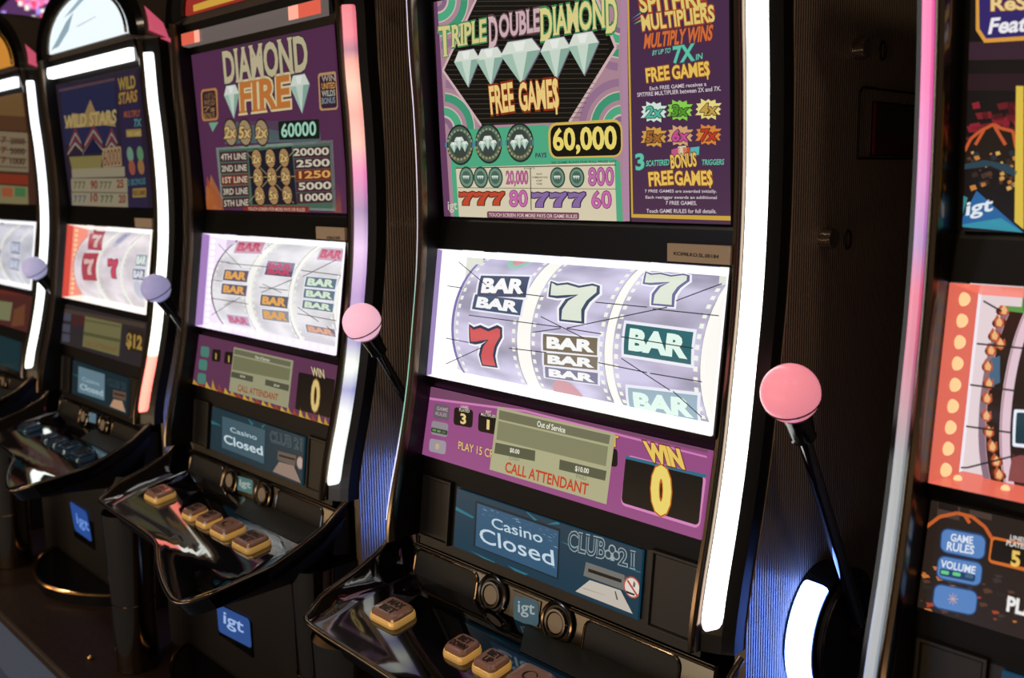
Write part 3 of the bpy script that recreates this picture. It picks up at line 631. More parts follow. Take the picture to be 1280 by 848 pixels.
  ],
  'D1': [
   ('B',2,'#3a4668','#ffffff','#ffffff',-1734,362,969,60,-136,341),
   ('B',2,'#4a5a78','#ffffff','#ffffff',-1762,164,992,-2,-26,223),
   ('S',3,'#d85a5c','#333a55',-1720,-650,633,41,-32,562),
   ('C',2,'#9fd0c0',-1363,1107,220),
   ('C',3,'#e0a0a8',-1363,1107,134),
  ],
  'D2': [
   ('S',3,'#e6eddd','#3c4a66',-175,178,800,17,-249,510),
   ('B',2,'#7a6f5a','#ffffff','#ffffff',-283,-261,955,47,-6,221),
   ('B',2,'#857a6a','#ffffff','#ffffff',-298,-466,954,60,29,175),
   ('B',2,'#8a86a0','#ffffff','#ffffff',-333,-660,949,44,45,171),
   ('C',2,'#d8a0a8',-22,-921,272),
  ],
  'D3': [
   ('S',3,'#e6eddd','#6a6a9a',1246,527,623,11,-262,494),
   ('B',2,'#2f6a70','#eafff4','#eafff4',1105,-142,1004,-3,-28,376),
   ('B',2,'#9fb8c8','#eafff4','#eafff4',1008,-987,1056,68,113,413),
  ],
  'RG': [
   ('L',1,'#2a2f45',6,-2022,1729,-1397,1437),
   ('L',1,'#2a2f45',6,-2231,1366,-1909,1359),
   ('L',1,'#2a2f45',6,-695,1368,-260,1363),
   ('L',1,'#2a2f45',6,646,1361,1464,1369),
   ('L',1,'#2a2f45',6,1552,1356,2481,1359),
   ('L',1,'#2a2f45',6,-1703,981,99,989),
   ('L',1,'#2a2f45',6,201,984,788,975),
   ('L',1,'#2a2f45',6,1113,974,2178,956),
   ('L',1,'#2a2f45',6,-2161,600,-1651,593),
   ('L',1,'#2a2f45',6,-822,607,-115,632),
   ('L',1,'#2a2f45',6,785,613,1557,590),
   ('L',1,'#2a2f45',6,1601,589,2339,590),
   ('L',1,'#2a2f45',6,-2111,224,-1343,567),
   ('L',1,'#2a2f45',6,-412,868,101,974),
   ('L',1,'#2a2f45',6,201,988,1759,1394),
   ('L',1,'#2a2f45',6,1874,1479,2478,1722),
   ('L',1,'#2a2f45',6,-279,1093,511,891),
   ('L',1,'#2a2f45',6,1144,712,1915,429),
   ('L',1,'#2a2f45',6,1957,425,2385,192),
  ],
  'LP': [
   ('P',1,'#7a4a68',[-2542,1015,-522,1051,2446,1039,2444,987,-508,981,-2512,870]),
   ('P',2,'#d985bf',[-2503,830,-507,971,2453,928,2439,951,-512,1001,-2517,863]),
   ('R',2,'#6f5f6a',0.25,-2379,576,366,13,-11,226),
   ('R',2,'#9a8f98',0.25,-2379,333,380,17,-14,202),
   ('R',2,'#a49aa6',0.25,-2372,77,380,20,-15,193),
   ('T',3,'#b0a4a8',0.01,'GAME',-2315,708,254,12,-4,52),
   ('T',3,'#b0a4a8',0.01,'RULES',-2327,631,255,11,-3,49),
   ('R',3,'#3a4038',0.3,-2379,367,373,15,0,68),
   ('R',4,'#6f9a5a',0.3,-2347,387,84,4,0,32),
   ('R',4,'#6f9a5a',0.3,-2242,389,83,4,0,32),
   ('R',4,'#5a6a52',0.3,-2132,393,82,4,0,32),
   ('C',3,'#c8b48a',-2192,180,46),
   ('R',2,'#1c120e',0.2,-1905,559,412,21,-31,253),
   ('T',3,'#f2d68c',0.02,'3',-1747,604,105,5,-27,137),
   ('R',2,'#1c120e',0.2,-1373,558,374,14,-33,265),
   ('T',3,'#f2d68c',0.02,'1',-1188,619,34,2,-18,125),
   ('T',3,'#e6d8c8',0,'LINES',-1791,822,163,9,-8,39),
   ('T',3,'#e6d8c8',0,'PLAYED',-1813,769,219,14,-9,43),
   ('T',3,'#e6d8c8',0,'BET',-1253,839,109,5,-6,33),
   ('T',3,'#e6d8c8',0,'MULTIPLIER',-1347,785,305,13,-7,38),
   ('T',3,'#4a1c36',0.03,'PLAY 15 CREDITS',-1725,231,1120,17,-13,114),
   ('T',4,'#ecc87e',0.0,'PLAY 15 CREDITS',-1725,231,1120,17,-13,114),
   ('R',2,'#e08cc4',0.12,1312,127,1162,-9,-1,619),
   ('R',3,'#14100e',0.1,1322,157,1136,-4,-23,573),
   ('P',4,'#2f6f8a',[1299,730,2469,741,2467,702,1300,693]),
   ('T',5,'#7a2a18',0.1,'WIN',1656,751,505,2,-102,189),
   ('T',6,'#f2cf66',0.05,'WIN',1656,751,505,2,-102,189),
   ('T',5,'#c86a1c',0.08,'0',1806,179,230,17,-72,492),
   ('T',6,'#f7df74',0.05,'0',1806,179,230,17,-72,492),
   ('T',2,'#5a2010',0.06,'BET',866,795,296,16,-22,127),
   ('T',3,'#ecb84a',0.02,'BET',866,795,296,16,-22,127),
   ('R',2,'#181012',0.2,909,542,285,23,-38,218),
  ],
  'LPM': [
   ('R',4,'#b5b38c',0,-1023,79,2128,5,-5,880),
   ('P',5,'#77775c',[-983,921,1026,931,1021,817,-974,796]),
   ('P',5,'#8a8a68',[-977,772,1014,787,1020,541,-965,511]),
   ('P',5,'#5d5f48',[-972,468,-203,501,-188,362,-974,318]),
   ('P',5,'#5d5f48',[247,474,1041,487,1038,364,257,343]),
   ('T',6,'#f4f0e0',0.01,'Out of Service',-227,824,505,0,-7,75),
   ('T',6,'#f4f0e0',0.01,'$0.00',-671,385,182,5,-5,66),
   ('T',6,'#f4f0e0',0.01,'$10.00',534,376,228,9,-6,71),
   ('T',6,'#8a8a70',0.0,'CASH',-668,292,189,7,-1,46),
   ('T',6,'#8a8a70',0.0,'PAID',567,296,171,8,-2,48),
   ('T',6,'#c8451f',0.012,'CALL ATTENDANT',-715,111,1503,18,-4,139),
  ],
  'CP': [
   ('P',1,'#1f6a7c',[-1769,595,-1335,533,-1364,504,-1764,540]),
   ('P',1,'#1f6a7c',[-390,889,-95,795,-149,772]),
   ('P',1,'#1f6a7c',[75,776,304,884,301,833]),
   ('P',1,'#1f6a7c',[-1383,37,-843,12,-901,-26]),
   ('P',1,'#1f6a7c',[-602,37,-191,28,-329,-33]),
   ('P',1,'#1f6a7c',[330,620,739,626,539,598]),
   ('P',1,'#1f6a7c',[1261,593,1689,592,1631,576]),
   ('P',1,'#0a1a24',[-1326,776,320,781,352,114,-1307,119]),
   ('T',3,'#8fa0a6',0.03,'~CLUB',482,556,614,40,-3,244),
   ('T',4,'#1d3a48',-0.01,'~CLUB',482,556,614,40,-3,244),
   ('T',3,'#8fa0a6',0.03,'~21',1323,591,250,17,-13,201),
   ('T',4,'#1d3a48',-0.01,'~21',1323,591,250,17,-13,201),
   ('C',3,'#8fa0a6',1208,747,60),
   ('C',4,'#1d3a48',1208,747,42),
   ('C',3,'#8fa0a6',1152,667,60),
   ('C',4,'#1d3a48',1152,667,42),
   ('C',3,'#8fa0a6',1276,691,59),
   ('C',4,'#1d3a48',1276,691,42),
   ('P',3,'#8fa0a6',[1213,691,1259,612,1190,603]),
  ],
  'CPS': [
   ('P',2,'#2a5270',[-1282,749,304,747,328,133,-1264,135]),
   ('P',3,'#6f9ab8',[-886,712,-851,715,-815,709,-851,709]),
   ('P',3,'#88b0c8',[-1012,719,-976,722,-940,716,-976,716]),
   ('P',3,'#4a7a9c',[118,588,163,593,210,585,164,585]),
   ('P',3,'#6f9ab8',[-900,632,-870,636,-839,630,-870,631]),
   ('P',3,'#88b0c8',[-984,711,-956,714,-928,709,-956,710]),
   ('P',3,'#4a7a9c',[131,583,178,589,226,580,179,580]),
   ('P',3,'#6f9ab8',[-56,694,-27,697,2,691,-27,692]),
   ('P',3,'#88b0c8',[-294,599,-242,604,-190,595,-242,596]),
   ('P',3,'#4a7a9c',[53,712,93,716,134,709,94,709]),
   ('P',3,'#6f9ab8',[-233,639,-209,641,-184,637,-209,637]),
   ('P',3,'#88b0c8',[-529,713,-473,719,-416,709,-472,709]),
   ('P',3,'#4a7a9c',[41,632,69,635,98,630,69,630]),
   ('P',3,'#6f9ab8',[101,628,151,633,202,624,152,624]),
   ('P',3,'#88b0c8',[16,639,48,642,82,636,49,637]),
   ('P',3,'#4a7a9c',[-339,652,-316,654,-291,650,-315,650]),
   ('P',3,'#6f9ab8',[-768,583,-748,585,-728,581,-748,581]),
   ('P',3,'#88b0c8',[-1173,615,-1142,619,-1110,614,-1141,614]),
   ('P',3,'#4a7a9c',[-432,645,-401,648,-369,643,-400,643]),
   ('P',3,'#6f9ab8',[216,693,248,696,280,690,249,690]),
   ('P',3,'#88b0c8',[-928,615,-898,618,-867,613,-898,613]),
   ('P',3,'#4a7a9c',[-693,595,-662,598,-630,593,-661,593]),
   ('P',3,'#6f9ab8',[-390,568,-368,570,-347,566,-368,566]),
   ('P',3,'#88b0c8',[-1156,689,-1104,694,-1050,685,-1103,686]),
   ('P',3,'#4a7a9c',[-319,686,-288,689,-257,684,-288,684]),
   ('P',3,'#6f9ab8',[-970,647,-950,649,-929,645,-950,645]),
   ('P',3,'#88b0c8',[-190,570,-135,576,-80,567,-135,567]),
   ('P',3,'#4a7a9c',[-135,559,-118,561,-100,558,-118,558]),
   ('P',3,'#6f9ab8',[-790,555,-739,560,-688,552,-739,552]),
   ('P',3,'#88b0c8',[-607,560,-564,564,-520,557,-563,557]),
   ('P',3,'#4a7a9c',[-30,676,-6,679,19,674,-5,674]),
   ('P',3,'#6f9ab8',[-571,705,-538,708,-504,702,-538,703]),
   ('P',3,'#88b0c8',[170,669,187,671,204,668,187,668]),
   ('P',3,'#4a7a9c',[-1183,700,-1130,705,-1076,696,-1129,697]),
   ('P',3,'#6f9ab8',[-690,677,-668,680,-646,676,-668,676]),
   ('P',3,'#88b0c8',[199,653,223,656,248,652,223,652]),
   ('P',3,'#4a7a9c',[-1162,721,-1136,724,-1110,719,-1136,720]),
   ('P',3,'#6f9ab8',[-232,702,-213,704,-194,700,-213,700]),
   ('P',3,'#88b0c8',[-501,684,-442,690,-383,680,-442,681]),
   ('P',3,'#4a7a9c',[-1055,634,-1003,639,-950,630,-1002,631]),
   ('P',3,'#6f9ab8',[-608,552,-571,556,-533,549,-570,549]),
   ('P',3,'#88b0c8',[-858,516,-839,518,-818,515,-838,515]),
   ('P',3,'#4a7a9c',[-595,602,-541,607,-486,598,-540,598]),
   ('P',3,'#6f9ab8',[8,479,26,481,44,478,26,478]),
   ('P',3,'#88b0c8',[-848,604,-821,607,-793,602,-820,603]),
   ('P',3,'#4a7a9c',[-851,277,-827,280,-802,276,-826,276]),
   ('P',3,'#6f9ab8',[-1128,240,-1085,245,-1040,239,-1084,238]),
   ('P',3,'#88b0c8',[223,528,273,534,324,525,274,525]),
   ('P',3,'#4a7a9c',[-229,329,-182,335,-134,327,-181,327]),
   ('P',3,'#6f9ab8',[-495,682,-469,684,-442,680,-468,680]),
   ('P',3,'#88b0c8',[86,281,138,287,191,279,139,278]),
   ('P',3,'#4a7a9c',[-702,390,-651,396,-598,388,-650,387]),
   ('P',3,'#6f9ab8',[-244,317,-206,321,-167,315,-205,315]),
   ('P',3,'#88b0c8',[-233,382,-205,385,-177,381,-204,381]),
   ('P',3,'#4a7a9c',[157,254,176,257,196,254,176,253]),
   ('P',3,'#6f9ab8',[223,253,264,258,307,252,265,251]),
   ('P',3,'#88b0c8',[-1140,255,-1116,258,-1091,255,-1116,254]),
   ('P',3,'#4a7a9c',[206,398,224,400,243,397,224,397]),
   ('P',3,'#6f9ab8',[-962,398,-919,403,-875,396,-918,396]),
   ('P',3,'#88b0c8',[-90,263,-65,266,-39,262,-65,262]),
   ('P',3,'#4a7a9c',[-1205,241,-1185,244,-1165,241,-1185,241]),
   ('T',5,'#b8ccd8',-0.004,'Casino',-944,483,983,30,-26,140),
   ('T',5,'#bccfdb',-0.004,'Closed',-1160,224,1435,49,-42,200),
  ],
  'CPC': [
   ('P',3,'#6b6a66',[804,478,1432,489,1444,301,778,293]),
   ('P',4,'#14110f',[853,408,1395,422,1393,380,851,364]),
   ('P',3,'#4a4a48',[1426,487,1473,481,1482,325,1444,301]),
   ('P',4,'#bcb3a8',[890,267,1390,285,1602,57,667,55]),
   ('P',5,'#4a4844',[1300,246,1318,254,1365,159,1341,152]),
   ('P',5,'#9a9288',[786,142,1144,156,1151,151,787,130]),
   ('C',4,'#b8523e',1563,374,130),
   ('C',5,'#d8cec4',1563,374,112),
   ('P',6,'#2a2624',[1474,310,1611,308,1611,284,1477,282]),
   ('P',7,'#a83c30',[1477,434,1497,452,1663,307,1646,290]),
   ('P',6,'#6a625c',[1573,389,1581,464,1614,437,1607,387]),
  ],
  'LTB': [
   ('R',1,'#234a58',0.18,-405,-26,461,77,-66,330),
   ('T',2,'#8a989c',0.0,'igt',-336,67,304,60,-39,193),
  ],
 },
 'C': {
  'US': [
   ('R',1,'#5a2f52',0,-2507,-24,4873,25,300,3148),
   ('P',1,'#a8502e',[-2509,-35,-2473,287,-2360,127,-2056,-29]),
   ('P',1,'#c07a34',[-2509,-35,-2396,484,-2209,409,-2012,-28]),
   ('P',1,'#a8502e',[-2509,-35,-2320,679,-2127,372,-1968,-27]),
   ('P',1,'#c07a34',[-2509,-35,-2347,399,-2046,335,-1924,-27]),
   ('P',1,'#a8502e',[-2509,-35,-2270,594,-1966,299,-1879,-26]),
   ('P',1,'#c07a34',[-2509,-35,-2297,314,-1885,262,-1836,-25]),
   ('P',1,'#a8502e',[-2509,-35,-2221,509,-1805,226,-1792,-25]),
   ('P',1,'#c07a34',[-2509,-35,-2146,703,-1726,190,-1748,-24]),
   ('P',1,'#a8502e',[2091,10,2297,522,2367,10]),
   ('P',1,'#c07a34',[2131,11,2303,341,2367,10]),
   ('P',1,'#a8502e',[2171,11,2352,469,2367,10]),
   ('P',1,'#c07a34',[2211,12,2359,288,2367,10]),
   ('P',1,'#a8502e',[2250,13,2407,416,2367,10]),
   ('T',3,'#3f3a36',0.06,'~DIAMOND',-1227,2416,2920,-9,11,559),
   ('T',4,'#c9bd9a',0.02,'~DIAMOND',-1227,2416,2920,-9,11,559),
   ('T',3,'#e0d0a0',0.07,'~FIRE',-729,1845,1744,5,50,513),
   ('T',4,'#c97a3a',0.02,'~FIRE',-729,1845,1744,5,50,513),
   ('G',3,-990,2056,289,312),
   ('G',3,1395,2035,308,327),
   ('R',2,'#c0854a',0.15,-2287,1754,679,-9,79,611),
   ('R',3,'#3a1f30',0.15,-2212,1791,559,-4,50,529),
   ('T',3,'#b8904a',0.01,'WITH',-2104,2179,434,-14,22,100),
   ('T',3,'#b8904a',0.01,'WILD',-2132,2053,436,-12,22,101),
   ('T',3,'#b8904a',0.01,'7s',-2160,1927,437,-10,22,101),
   ('T',3,'#b8904a',0.01,'BONUS',-2187,1800,438,-8,22,102),
   ('R',2,'#c0956a',0.12,1937,1715,547,-10,35,611),
   ('R',3,'#3a2236',0.12,1998,1746,468,-7,15,534),
   ('T',4,'#b0a090',0.01,'WIN',2085,2180,387,-14,6,94),
   ('T',4,'#e0a048',0.01,'UNITED',2068,2061,388,-12,6,94),
   ('T',4,'#b8b8a8',0.01,'WILDS',2051,1942,389,-10,6,94),
   ('T',4,'#8a98a0',0.01,'BONUS',2033,1822,390,-7,6,95),
   ('P',2,'#7aa890',[-2017,1714,-1616,1710,-1892,1530]),
   ('P',1,'#4f7f78',[-911,1684,1875,1566,1904,1213,-1459,1284]),
   ('C',2,'#3a2a26',-1176,1489,276),
   ('C',3,'#a8906e',-1176,1489,236),
   ('T',5,'#5a3a22',0.07,'2x',-1427,1389,437,3,64,208),
   ('T',6,'#d8b87a',0.02,'2x',-1427,1389,437,3,64,208),
   ('C',3,'#3a2a26',-623,1465,266),
   ('C',4,'#a8906e',-623,1465,228),
   ('T',5,'#5a3a22',0.07,'5x',-862,1367,419,3,60,204),
   ('T',6,'#d8b87a',0.02,'5x',-862,1367,419,3,60,204),
   ('C',2,'#3a2a26',-17,1440,257),
   ('C',3,'#a8906e',-17,1440,220),
   ('T',5,'#5a3a22',0.07,'2x',-244,1344,399,4,56,199),
   ('T',6,'#d8b87a',0.02,'2x',-244,1344,399,4,56,199),
   ('R',2,'#101c16',0.1,566,1285,1312,-27,19,324),
   ('T',3,'#a8dcc4',0.01,'60000',664,1327,1110,-8,21,230),
   ('P',1,'#8fae98',[-1826,1220,982,1223,2262,1221,2198,34,-1819,54]),
   ('P',2,'#4a6a58',[-1727,1176,973,1168,2177,1172,2109,78,-1703,91]),
   ('R',3,'#4a2836',0,-1712,940,1088,-3,19,194),
   ('R',3,'#4a2836',0,1007,947,1137,-1,12,184),
   ('T',4,'#d0c8b0',0.01,'4TH LINE',-1649,979,983,-3,12,112),
   ('T',4,'#d8d2ba',0.015,'20000',1015,993,1095,-11,11,119),
   ('R',3,'#4a2836',0,-1726,714,1081,6,19,195),
   ('R',3,'#4a2836',0,1001,748,1132,9,12,184),
   ('T',4,'#d0c8b0',0.01,'2ND LINE',-1664,754,976,6,13,113),
   ('T',4,'#d8d2ba',0.015,'2500',1087,793,1020,0,10,119),
   ('R',3,'#7a2c24',0,-1741,486,1074,15,19,196),
   ('R',3,'#7a2c24',0,995,549,1127,18,12,185),
   ('T',4,'#d0c8b0',0.01,'1ST LINE',-1678,527,969,14,13,113),
   ('T',4,'#e0b060',0.015,'1250',1141,594,962,9,10,120),
   ('R',3,'#4a2836',0,-1755,258,1068,25,19,197),
   ('R',3,'#4a2836',0,989,349,1122,28,12,186),
   ('T',4,'#d0c8b0',0.01,'3RD LINE',-1693,300,962,23,13,114),
   ('T',4,'#d8d2ba',0.015,'5000',1093,395,1008,17,10,120),
   ('R',3,'#4a2836',0,-1770,28,1061,34,19,199),
   ('R',3,'#4a2836',0,983,148,1117,37,12,187),
   ('T',4,'#d0c8b0',0.01,'5TH LINE',-1707,71,955,31,13,115),
   ('T',4,'#d8d2ba',0.015,'10000',1122,195,975,25,10,121),
   ('P',3,'#1c1a2c',[-572,1107,971,1155,981,134,-589,118]),
   ('L',4,'#9a8a5a',10,-626,1084,879,156),
   ('L',4,'#9a8a5a',10,-719,167,1047,1084),
   ('L',4,'#9a8a5a',10,-652,631,1017,632),
   ('C',5,'#2c2018',-275,968,194),
   ('C',6,'#b08a5c',-275,968,170),
   ('T',7,'#5a3a20',0.07,'2x',-425,893,273,9,37,145),
   ('T',8,'#e0c080',0.02,'2x',-425,893,273,9,37,145),
   ('C',5,'#2c2018',218,966,188),
   ('C',6,'#b08a5c',218,966,165),
   ('T',7,'#5a3a20',0.07,'2x',74,892,262,9,35,143),
   ('T',8,'#e0c080',0.02,'2x',74,892,262,9,35,143),
   ('C',5,'#2c2018',692,964,182),
   ('C',6,'#b08a5c',692,964,160),
   ('T',7,'#5a3a20',0.07,'2x',554,892,252,9,33,140),
   ('T',8,'#e0c080',0.02,'2x',554,892,252,9,33,140),
   ('C',5,'#2c2018',-279,627,195),
   ('C',6,'#b08a5c',-279,627,171),
   ('T',7,'#5a3a20',0.07,'2x',-430,550,274,13,37,147),
   ('T',8,'#e0c080',0.02,'2x',-430,550,274,13,37,147),
   ('C',5,'#2c2018',215,631,189),
   ('C',6,'#b08a5c',215,631,166),
   ('T',7,'#5a3a20',0.07,'5x',71,556,263,12,35,144),
   ('T',8,'#e0c080',0.02,'5x',71,556,263,12,35,144),
   ('C',5,'#2c2018',691,636,184),
   ('C',6,'#b08a5c',691,636,161),
   ('T',7,'#5a3a20',0.07,'2x',553,562,253,12,33,141),
   ('T',8,'#e0c080',0.02,'2x',553,562,253,12,33,141),
   ('C',5,'#2c2018',-283,284,196),
   ('C',6,'#b08a5c',-283,284,172),
   ('T',7,'#5a3a20',0.07,'2x',-435,204,275,17,37,148),
   ('T',8,'#e0c080',0.02,'2x',-435,204,275,17,37,148),
   ('C',5,'#2c2018',213,295,190),
   ('C',6,'#b08a5c',213,295,167),
   ('T',7,'#5a3a20',0.07,'5x',68,217,264,16,35,146),
   ('T',8,'#e0c080',0.02,'5x',68,217,264,16,35,146),
   ('C',5,'#2c2018',690,306,185),
   ('C',6,'#b08a5c',690,306,162),
   ('T',7,'#5a3a20',0.07,'2x',551,229,254,16,33,143),
   ('T',8,'#e0c080',0.02,'2x',551,229,254,16,33,143),
   ('R',3,'#8a2f28',0,-956,-12,2304,6,21,112),
   ('T',4,'#d8b8a0',0,'TOUCH SCREEN FOR MORE PAYS OR RULES',-780,5,2003,10,11,61),
  ],
  'LB': [
   ('T',2,'#3a342c',0.0,'KC098.KO.SL.00185',2030,-8,397,6,4,48),
  ],
  'D1': [
   ('B',2,'#6a6070','#f0b060','#f0b060',-1698,93,949,23,-37,221),
   ('B',2,'#6a6070','#f0b060','#f0b060',-1725,-176,994,23,28,204),
   ('B',2,'#d0a0b0','#c8486a','#c8486a',-1759,692,1039,44,-328,355),
   ('B',2,'#c8b0c8','#c8587a','#c8587a',-1792,-827,893,23,86,233),
  ],
  'D2': [
   ('B',2,'#5a5a70','#d04a68','#d04a68',-187,303,956,10,-39,151),
   ('B',2,'#8a88a0','#c8587a','#c8587a',-232,420,977,4,-85,173),
   ('B',2,'#6a6a70','#f0b060','#f0b060',-217,-284,975,24,56,212),
   ('B',2,'#9a9aa0','#f0b060','#f0b060',-243,-565,965,36,67,217),
  ],
  'D3': [
   ('B',2,'#6a8090','#e0f0d8','#e0f0d8',1271,176,948,18,-36,185),
   ('B',2,'#6a8090','#e0f0d8','#e0f0d8',1294,-18,953,20,-8,158),
   ('B',2,'#6a8090','#e0f0d8','#e0f0d8',1259,-207,961,9,36,146),
   ('B',2,'#d0a8b8','#d05a7a','#d05a7a',1236,722,777,4,-205,306),
   ('B',2,'#9a9098','#f0b088','#f0b088',1232,-658,917,4,53,157),
  ],
  'RG': [
   ('L',1,'#3a3f55',6,-1815,1709,-815,1286),
   ('L',1,'#3a3f55',6,-1824,1357,-1302,1368),
   ('L',1,'#3a3f55',6,-1395,1347,187,1357),
   ('L',1,'#3a3f55',6,1282,1362,2525,1349),
   ('L',1,'#3a3f55',6,-1931,981,-1532,982),
   ('L',1,'#3a3f55',6,-101,966,913,980),
   ('L',1,'#3a3f55',6,-1871,615,-464,619),
   ('L',1,'#3a3f55',6,1292,595,2495,583),
   ('L',1,'#3a3f55',6,-1883,275,-787,716),
   ('L',1,'#3a3f55',6,-1390,511,-1027,650),
   ('L',1,'#3a3f55',6,6,1033,703,921),
   ('L',1,'#3a3f55',6,-26,866,992,1173),
   ('L',1,'#3a3f55',6,1350,1253,2346,1601),
   ('L',1,'#3a3f55',6,1275,708,1969,519),
   ('L',1,'#3a3f55',6,2224,461,2528,356),
  ],
  'LP': [
   ('R',1,'#6a3a5a',0,-2547,3,5030,-10,-32,983),
   ('P',2,'#c8983a',[-2515,-9,-2490,98,-2364,44,-2172,-11]),
   ('P',2,'#a8452c',[-2238,-9,-2234,168,-2090,43,-1902,-12]),
   ('P',2,'#d8b040',[-1967,-10,-1952,127,-1821,42,-1638,-12]),
   ('P',2,'#c8983a',[-1701,-10,-1706,196,-1558,41,-1378,-12]),
   ('P',2,'#a8452c',[-1440,-11,-1435,155,-1300,40,-1123,-13]),
   ('P',2,'#d8b040',[-1184,-11,-1168,115,-1047,39,-873,-13]),
   ('P',2,'#c8983a',[-933,-11,-936,182,-799,38,-628,-13]),
   ('P',2,'#a8452c',[-687,-12,-680,142,-555,38,-387,-14]),
   ('P',2,'#d8b040',[-445,-12,-428,103,-315,37,-151,-14]),
   ('P',2,'#c8983a',[-208,-12,-209,168,-80,36,81,-14]),
   ('P',2,'#a8452c',[25,-13,34,130,150,35,309,-14]),
   ('P',2,'#d8b040',[254,-13,272,93,377,35,532,-15]),
   ('P',2,'#c8983a',[479,-13,480,156,600,34,752,-15]),
   ('P',2,'#a8452c',[699,-13,709,119,818,33,968,-15]),
   ('P',2,'#d8b040',[916,-14,935,82,1033,32,1180,-16]),
   ('P',2,'#c8983a',[1129,-14,1132,144,1244,32,1389,-16]),
   ('P',2,'#a8452c',[1339,-14,1350,108,1452,31,1594,-16]),
   ('P',2,'#d8b040',[1545,-15,1540,169,1656,30,1796,-16]),
   ('P',2,'#c8983a',[1747,-15,1751,133,1856,30,1994,-17]),
   ('P',2,'#a8452c',[1946,-15,1958,98,2053,29,2189,-17]),
   ('P',2,'#d8b040',[2142,-15,2139,157,2247,28,2380,-17]),
   ('P',2,'#c8983a',[2334,-16,2339,122,2438,28,2569,-17]),
   ('R',2,'#4f8a7c',0.3,-2339,592,359,13,-33,210),
   ('R',2,'#4f8a7c',0.3,-2349,320,359,17,-33,210),
   ('R',2,'#4f8a7c',0.3,-2324,40,358,21,-33,209),
   ('R',2,'#20140e',0.15,-1850,559,350,19,-24,238),
   ('T',3,'#c8a860',0.01,'1',-1698,616,37,0,-25,110),
   ('R',2,'#20140e',0.15,-1345,573,347,20,-13,235),
   ('T',3,'#c8a860',0.01,'1',-1170,620,35,0,-28,120),
   ('R',2,'#1a120e',0.05,1391,108,1135,24,-38,653),
   ('T',3,'#3a2a24',0.04,'WIN',1791,759,390,2,-66,141),
   ('T',4,'#e8d8a8',0.01,'WIN',1791,759,390,2,-66,141),
   ('T',3,'#8a6428',0.06,'0',1891,178,234,5,-74,503),
   ('T',4,'#f0d48a',0.02,'0',1891,178,234,5,-74,503),
  ],
  'LPM': [
   ('R',4,'#a8a684',0,-983,80,2163,6,-33,854),
   ('P',5,'#74745c',[-973,902,1077,905,1074,814,-976,804]),
   ('P',5,'#80805f',[-977,772,1091,783,1094,568,-963,499]),
   ('P',5,'#585a46',[-972,461,-150,476,-139,366,-972,351]),
   ('P',5,'#585a46',[297,484,1121,493,1123,381,311,377]),
   ('T',6,'#e6e2c8',0.01,'Out of Service',-169,818,524,0,-4,52),
   ('T',6,'#d8d4bc',0.01,'$0.00',-627,398,191,2,-2,43),
   ('T',6,'#d8d4bc',0.01,'$0.00',617,398,187,2,-3,46),
   ('T',6,'#a8502e',0.012,'CALL ATTENDANT',-653,133,1460,29,3,117),
  ],
  'CP': [
   ('P',1,'#17606c',[-1762,581,-1297,538,-1755,508]),
   ('P',1,'#17606c',[-315,863,-78,798,-164,748]),
   ('P',1,'#17606c',[193,799,363,875,242,762]),
   ('T',3,'#5a7078',0.019999999999999997,'~CLUB 21',534,574,1093,40,-19,191),
   ('T',4,'#142c36',-0.01,'~CLUB 21',534,574,1093,40,-19,191),
  ],
  'CPS': [
   ('P',2,'#36535f',[-1293,740,354,754,373,122,-1240,120]),
   ('T',5,'#a8bcc4',0.0,'Casino',-921,495,1009,18,-34,91),
   ('T',5,'#bccdd4',0.008,'Closed',-1142,236,1469,34,-42,163),
  ],
  'CPC': [
   ('P',3,'#5a5048',[839,461,1459,493,1438,291,835,291]),
   ('P',4,'#120f0d',[887,403,1424,431,1420,397,882,368]),
   ('P',4,'#8a7468',[901,270,1397,293,1657,40,701,48]),
   ('C',4,'#9a6a5a',1598,389,116),
   ('C',5,'#a89890',1598,389,92),
  ],
  'LTB': [
   ('R',1,'#3a6464',0.18,-592,76,576,39,-53,264),
   ('T',2,'#8a9a94',0.02,'igt',-515,141,413,32,-33,148),
  ],
  'BLB': [
   ('R',1,'#2a4a86',0.14,-611,116,1271,104,-21,564),
   ('T',2,'#9ab4e0',0.0,'igt',-392,291,764,53,38,312),
  ],
 },
 'B': {
  'US': [
   ('R',1,'#2f2438',0,-2344,12,4555,-21,190,3247),
   ('P',2,'#2a2c52',[-2154,2963,1218,2898,960,1437,-2338,1548]),
   ('P',3,'#6a4a50',[-2275,2920,1226,2924,1244,2870,-2275,2860]),
   ('P',3,'#a88a5a',[-2195,1958,-1564,2297,-802,2218,-317,2545,-58,2191,752,2201,994,1847,310,1913,-518,1917]),
   ('T',4,'#c8b070',0.02,'WILD STARS',-2195,1958,3213,-30,103,295),
   ('P',3,'#a89a88',[-2222,1278,-1625,1524,-1193,1325,-1176,1376,-1600,1597,-2202,1338]),
   ('P',3,'#8a3434',[-2124,1382,-1585,1641,-1218,1429,-1201,1480,-1561,1714,-2104,1442]),
   ('P',3,'#a89a88',[-2027,1484,-1546,1758,-1243,1533,-1226,1584,-1521,1831,-2006,1544]),
   ('P',3,'#8a3434',[-1930,1586,-1507,1875,-1267,1637,-1251,1687,-1482,1947,-1909,1646]),
   ('P',3,'#a89a88',[-1217,1252,-445,1556,119,1288,134,1337,-422,1627,-1198,1311]),
   ('P',3,'#8a3434',[-1125,1353,-409,1669,95,1388,110,1437,-386,1740,-1106,1411]),
   ('P',3,'#a89a88',[-1034,1452,-373,1782,71,1488,86,1537,-351,1852,-1015,1510]),
   ('P',3,'#8a3434',[-943,1552,-337,1894,47,1588,62,1636,-315,1964,-924,1609]),
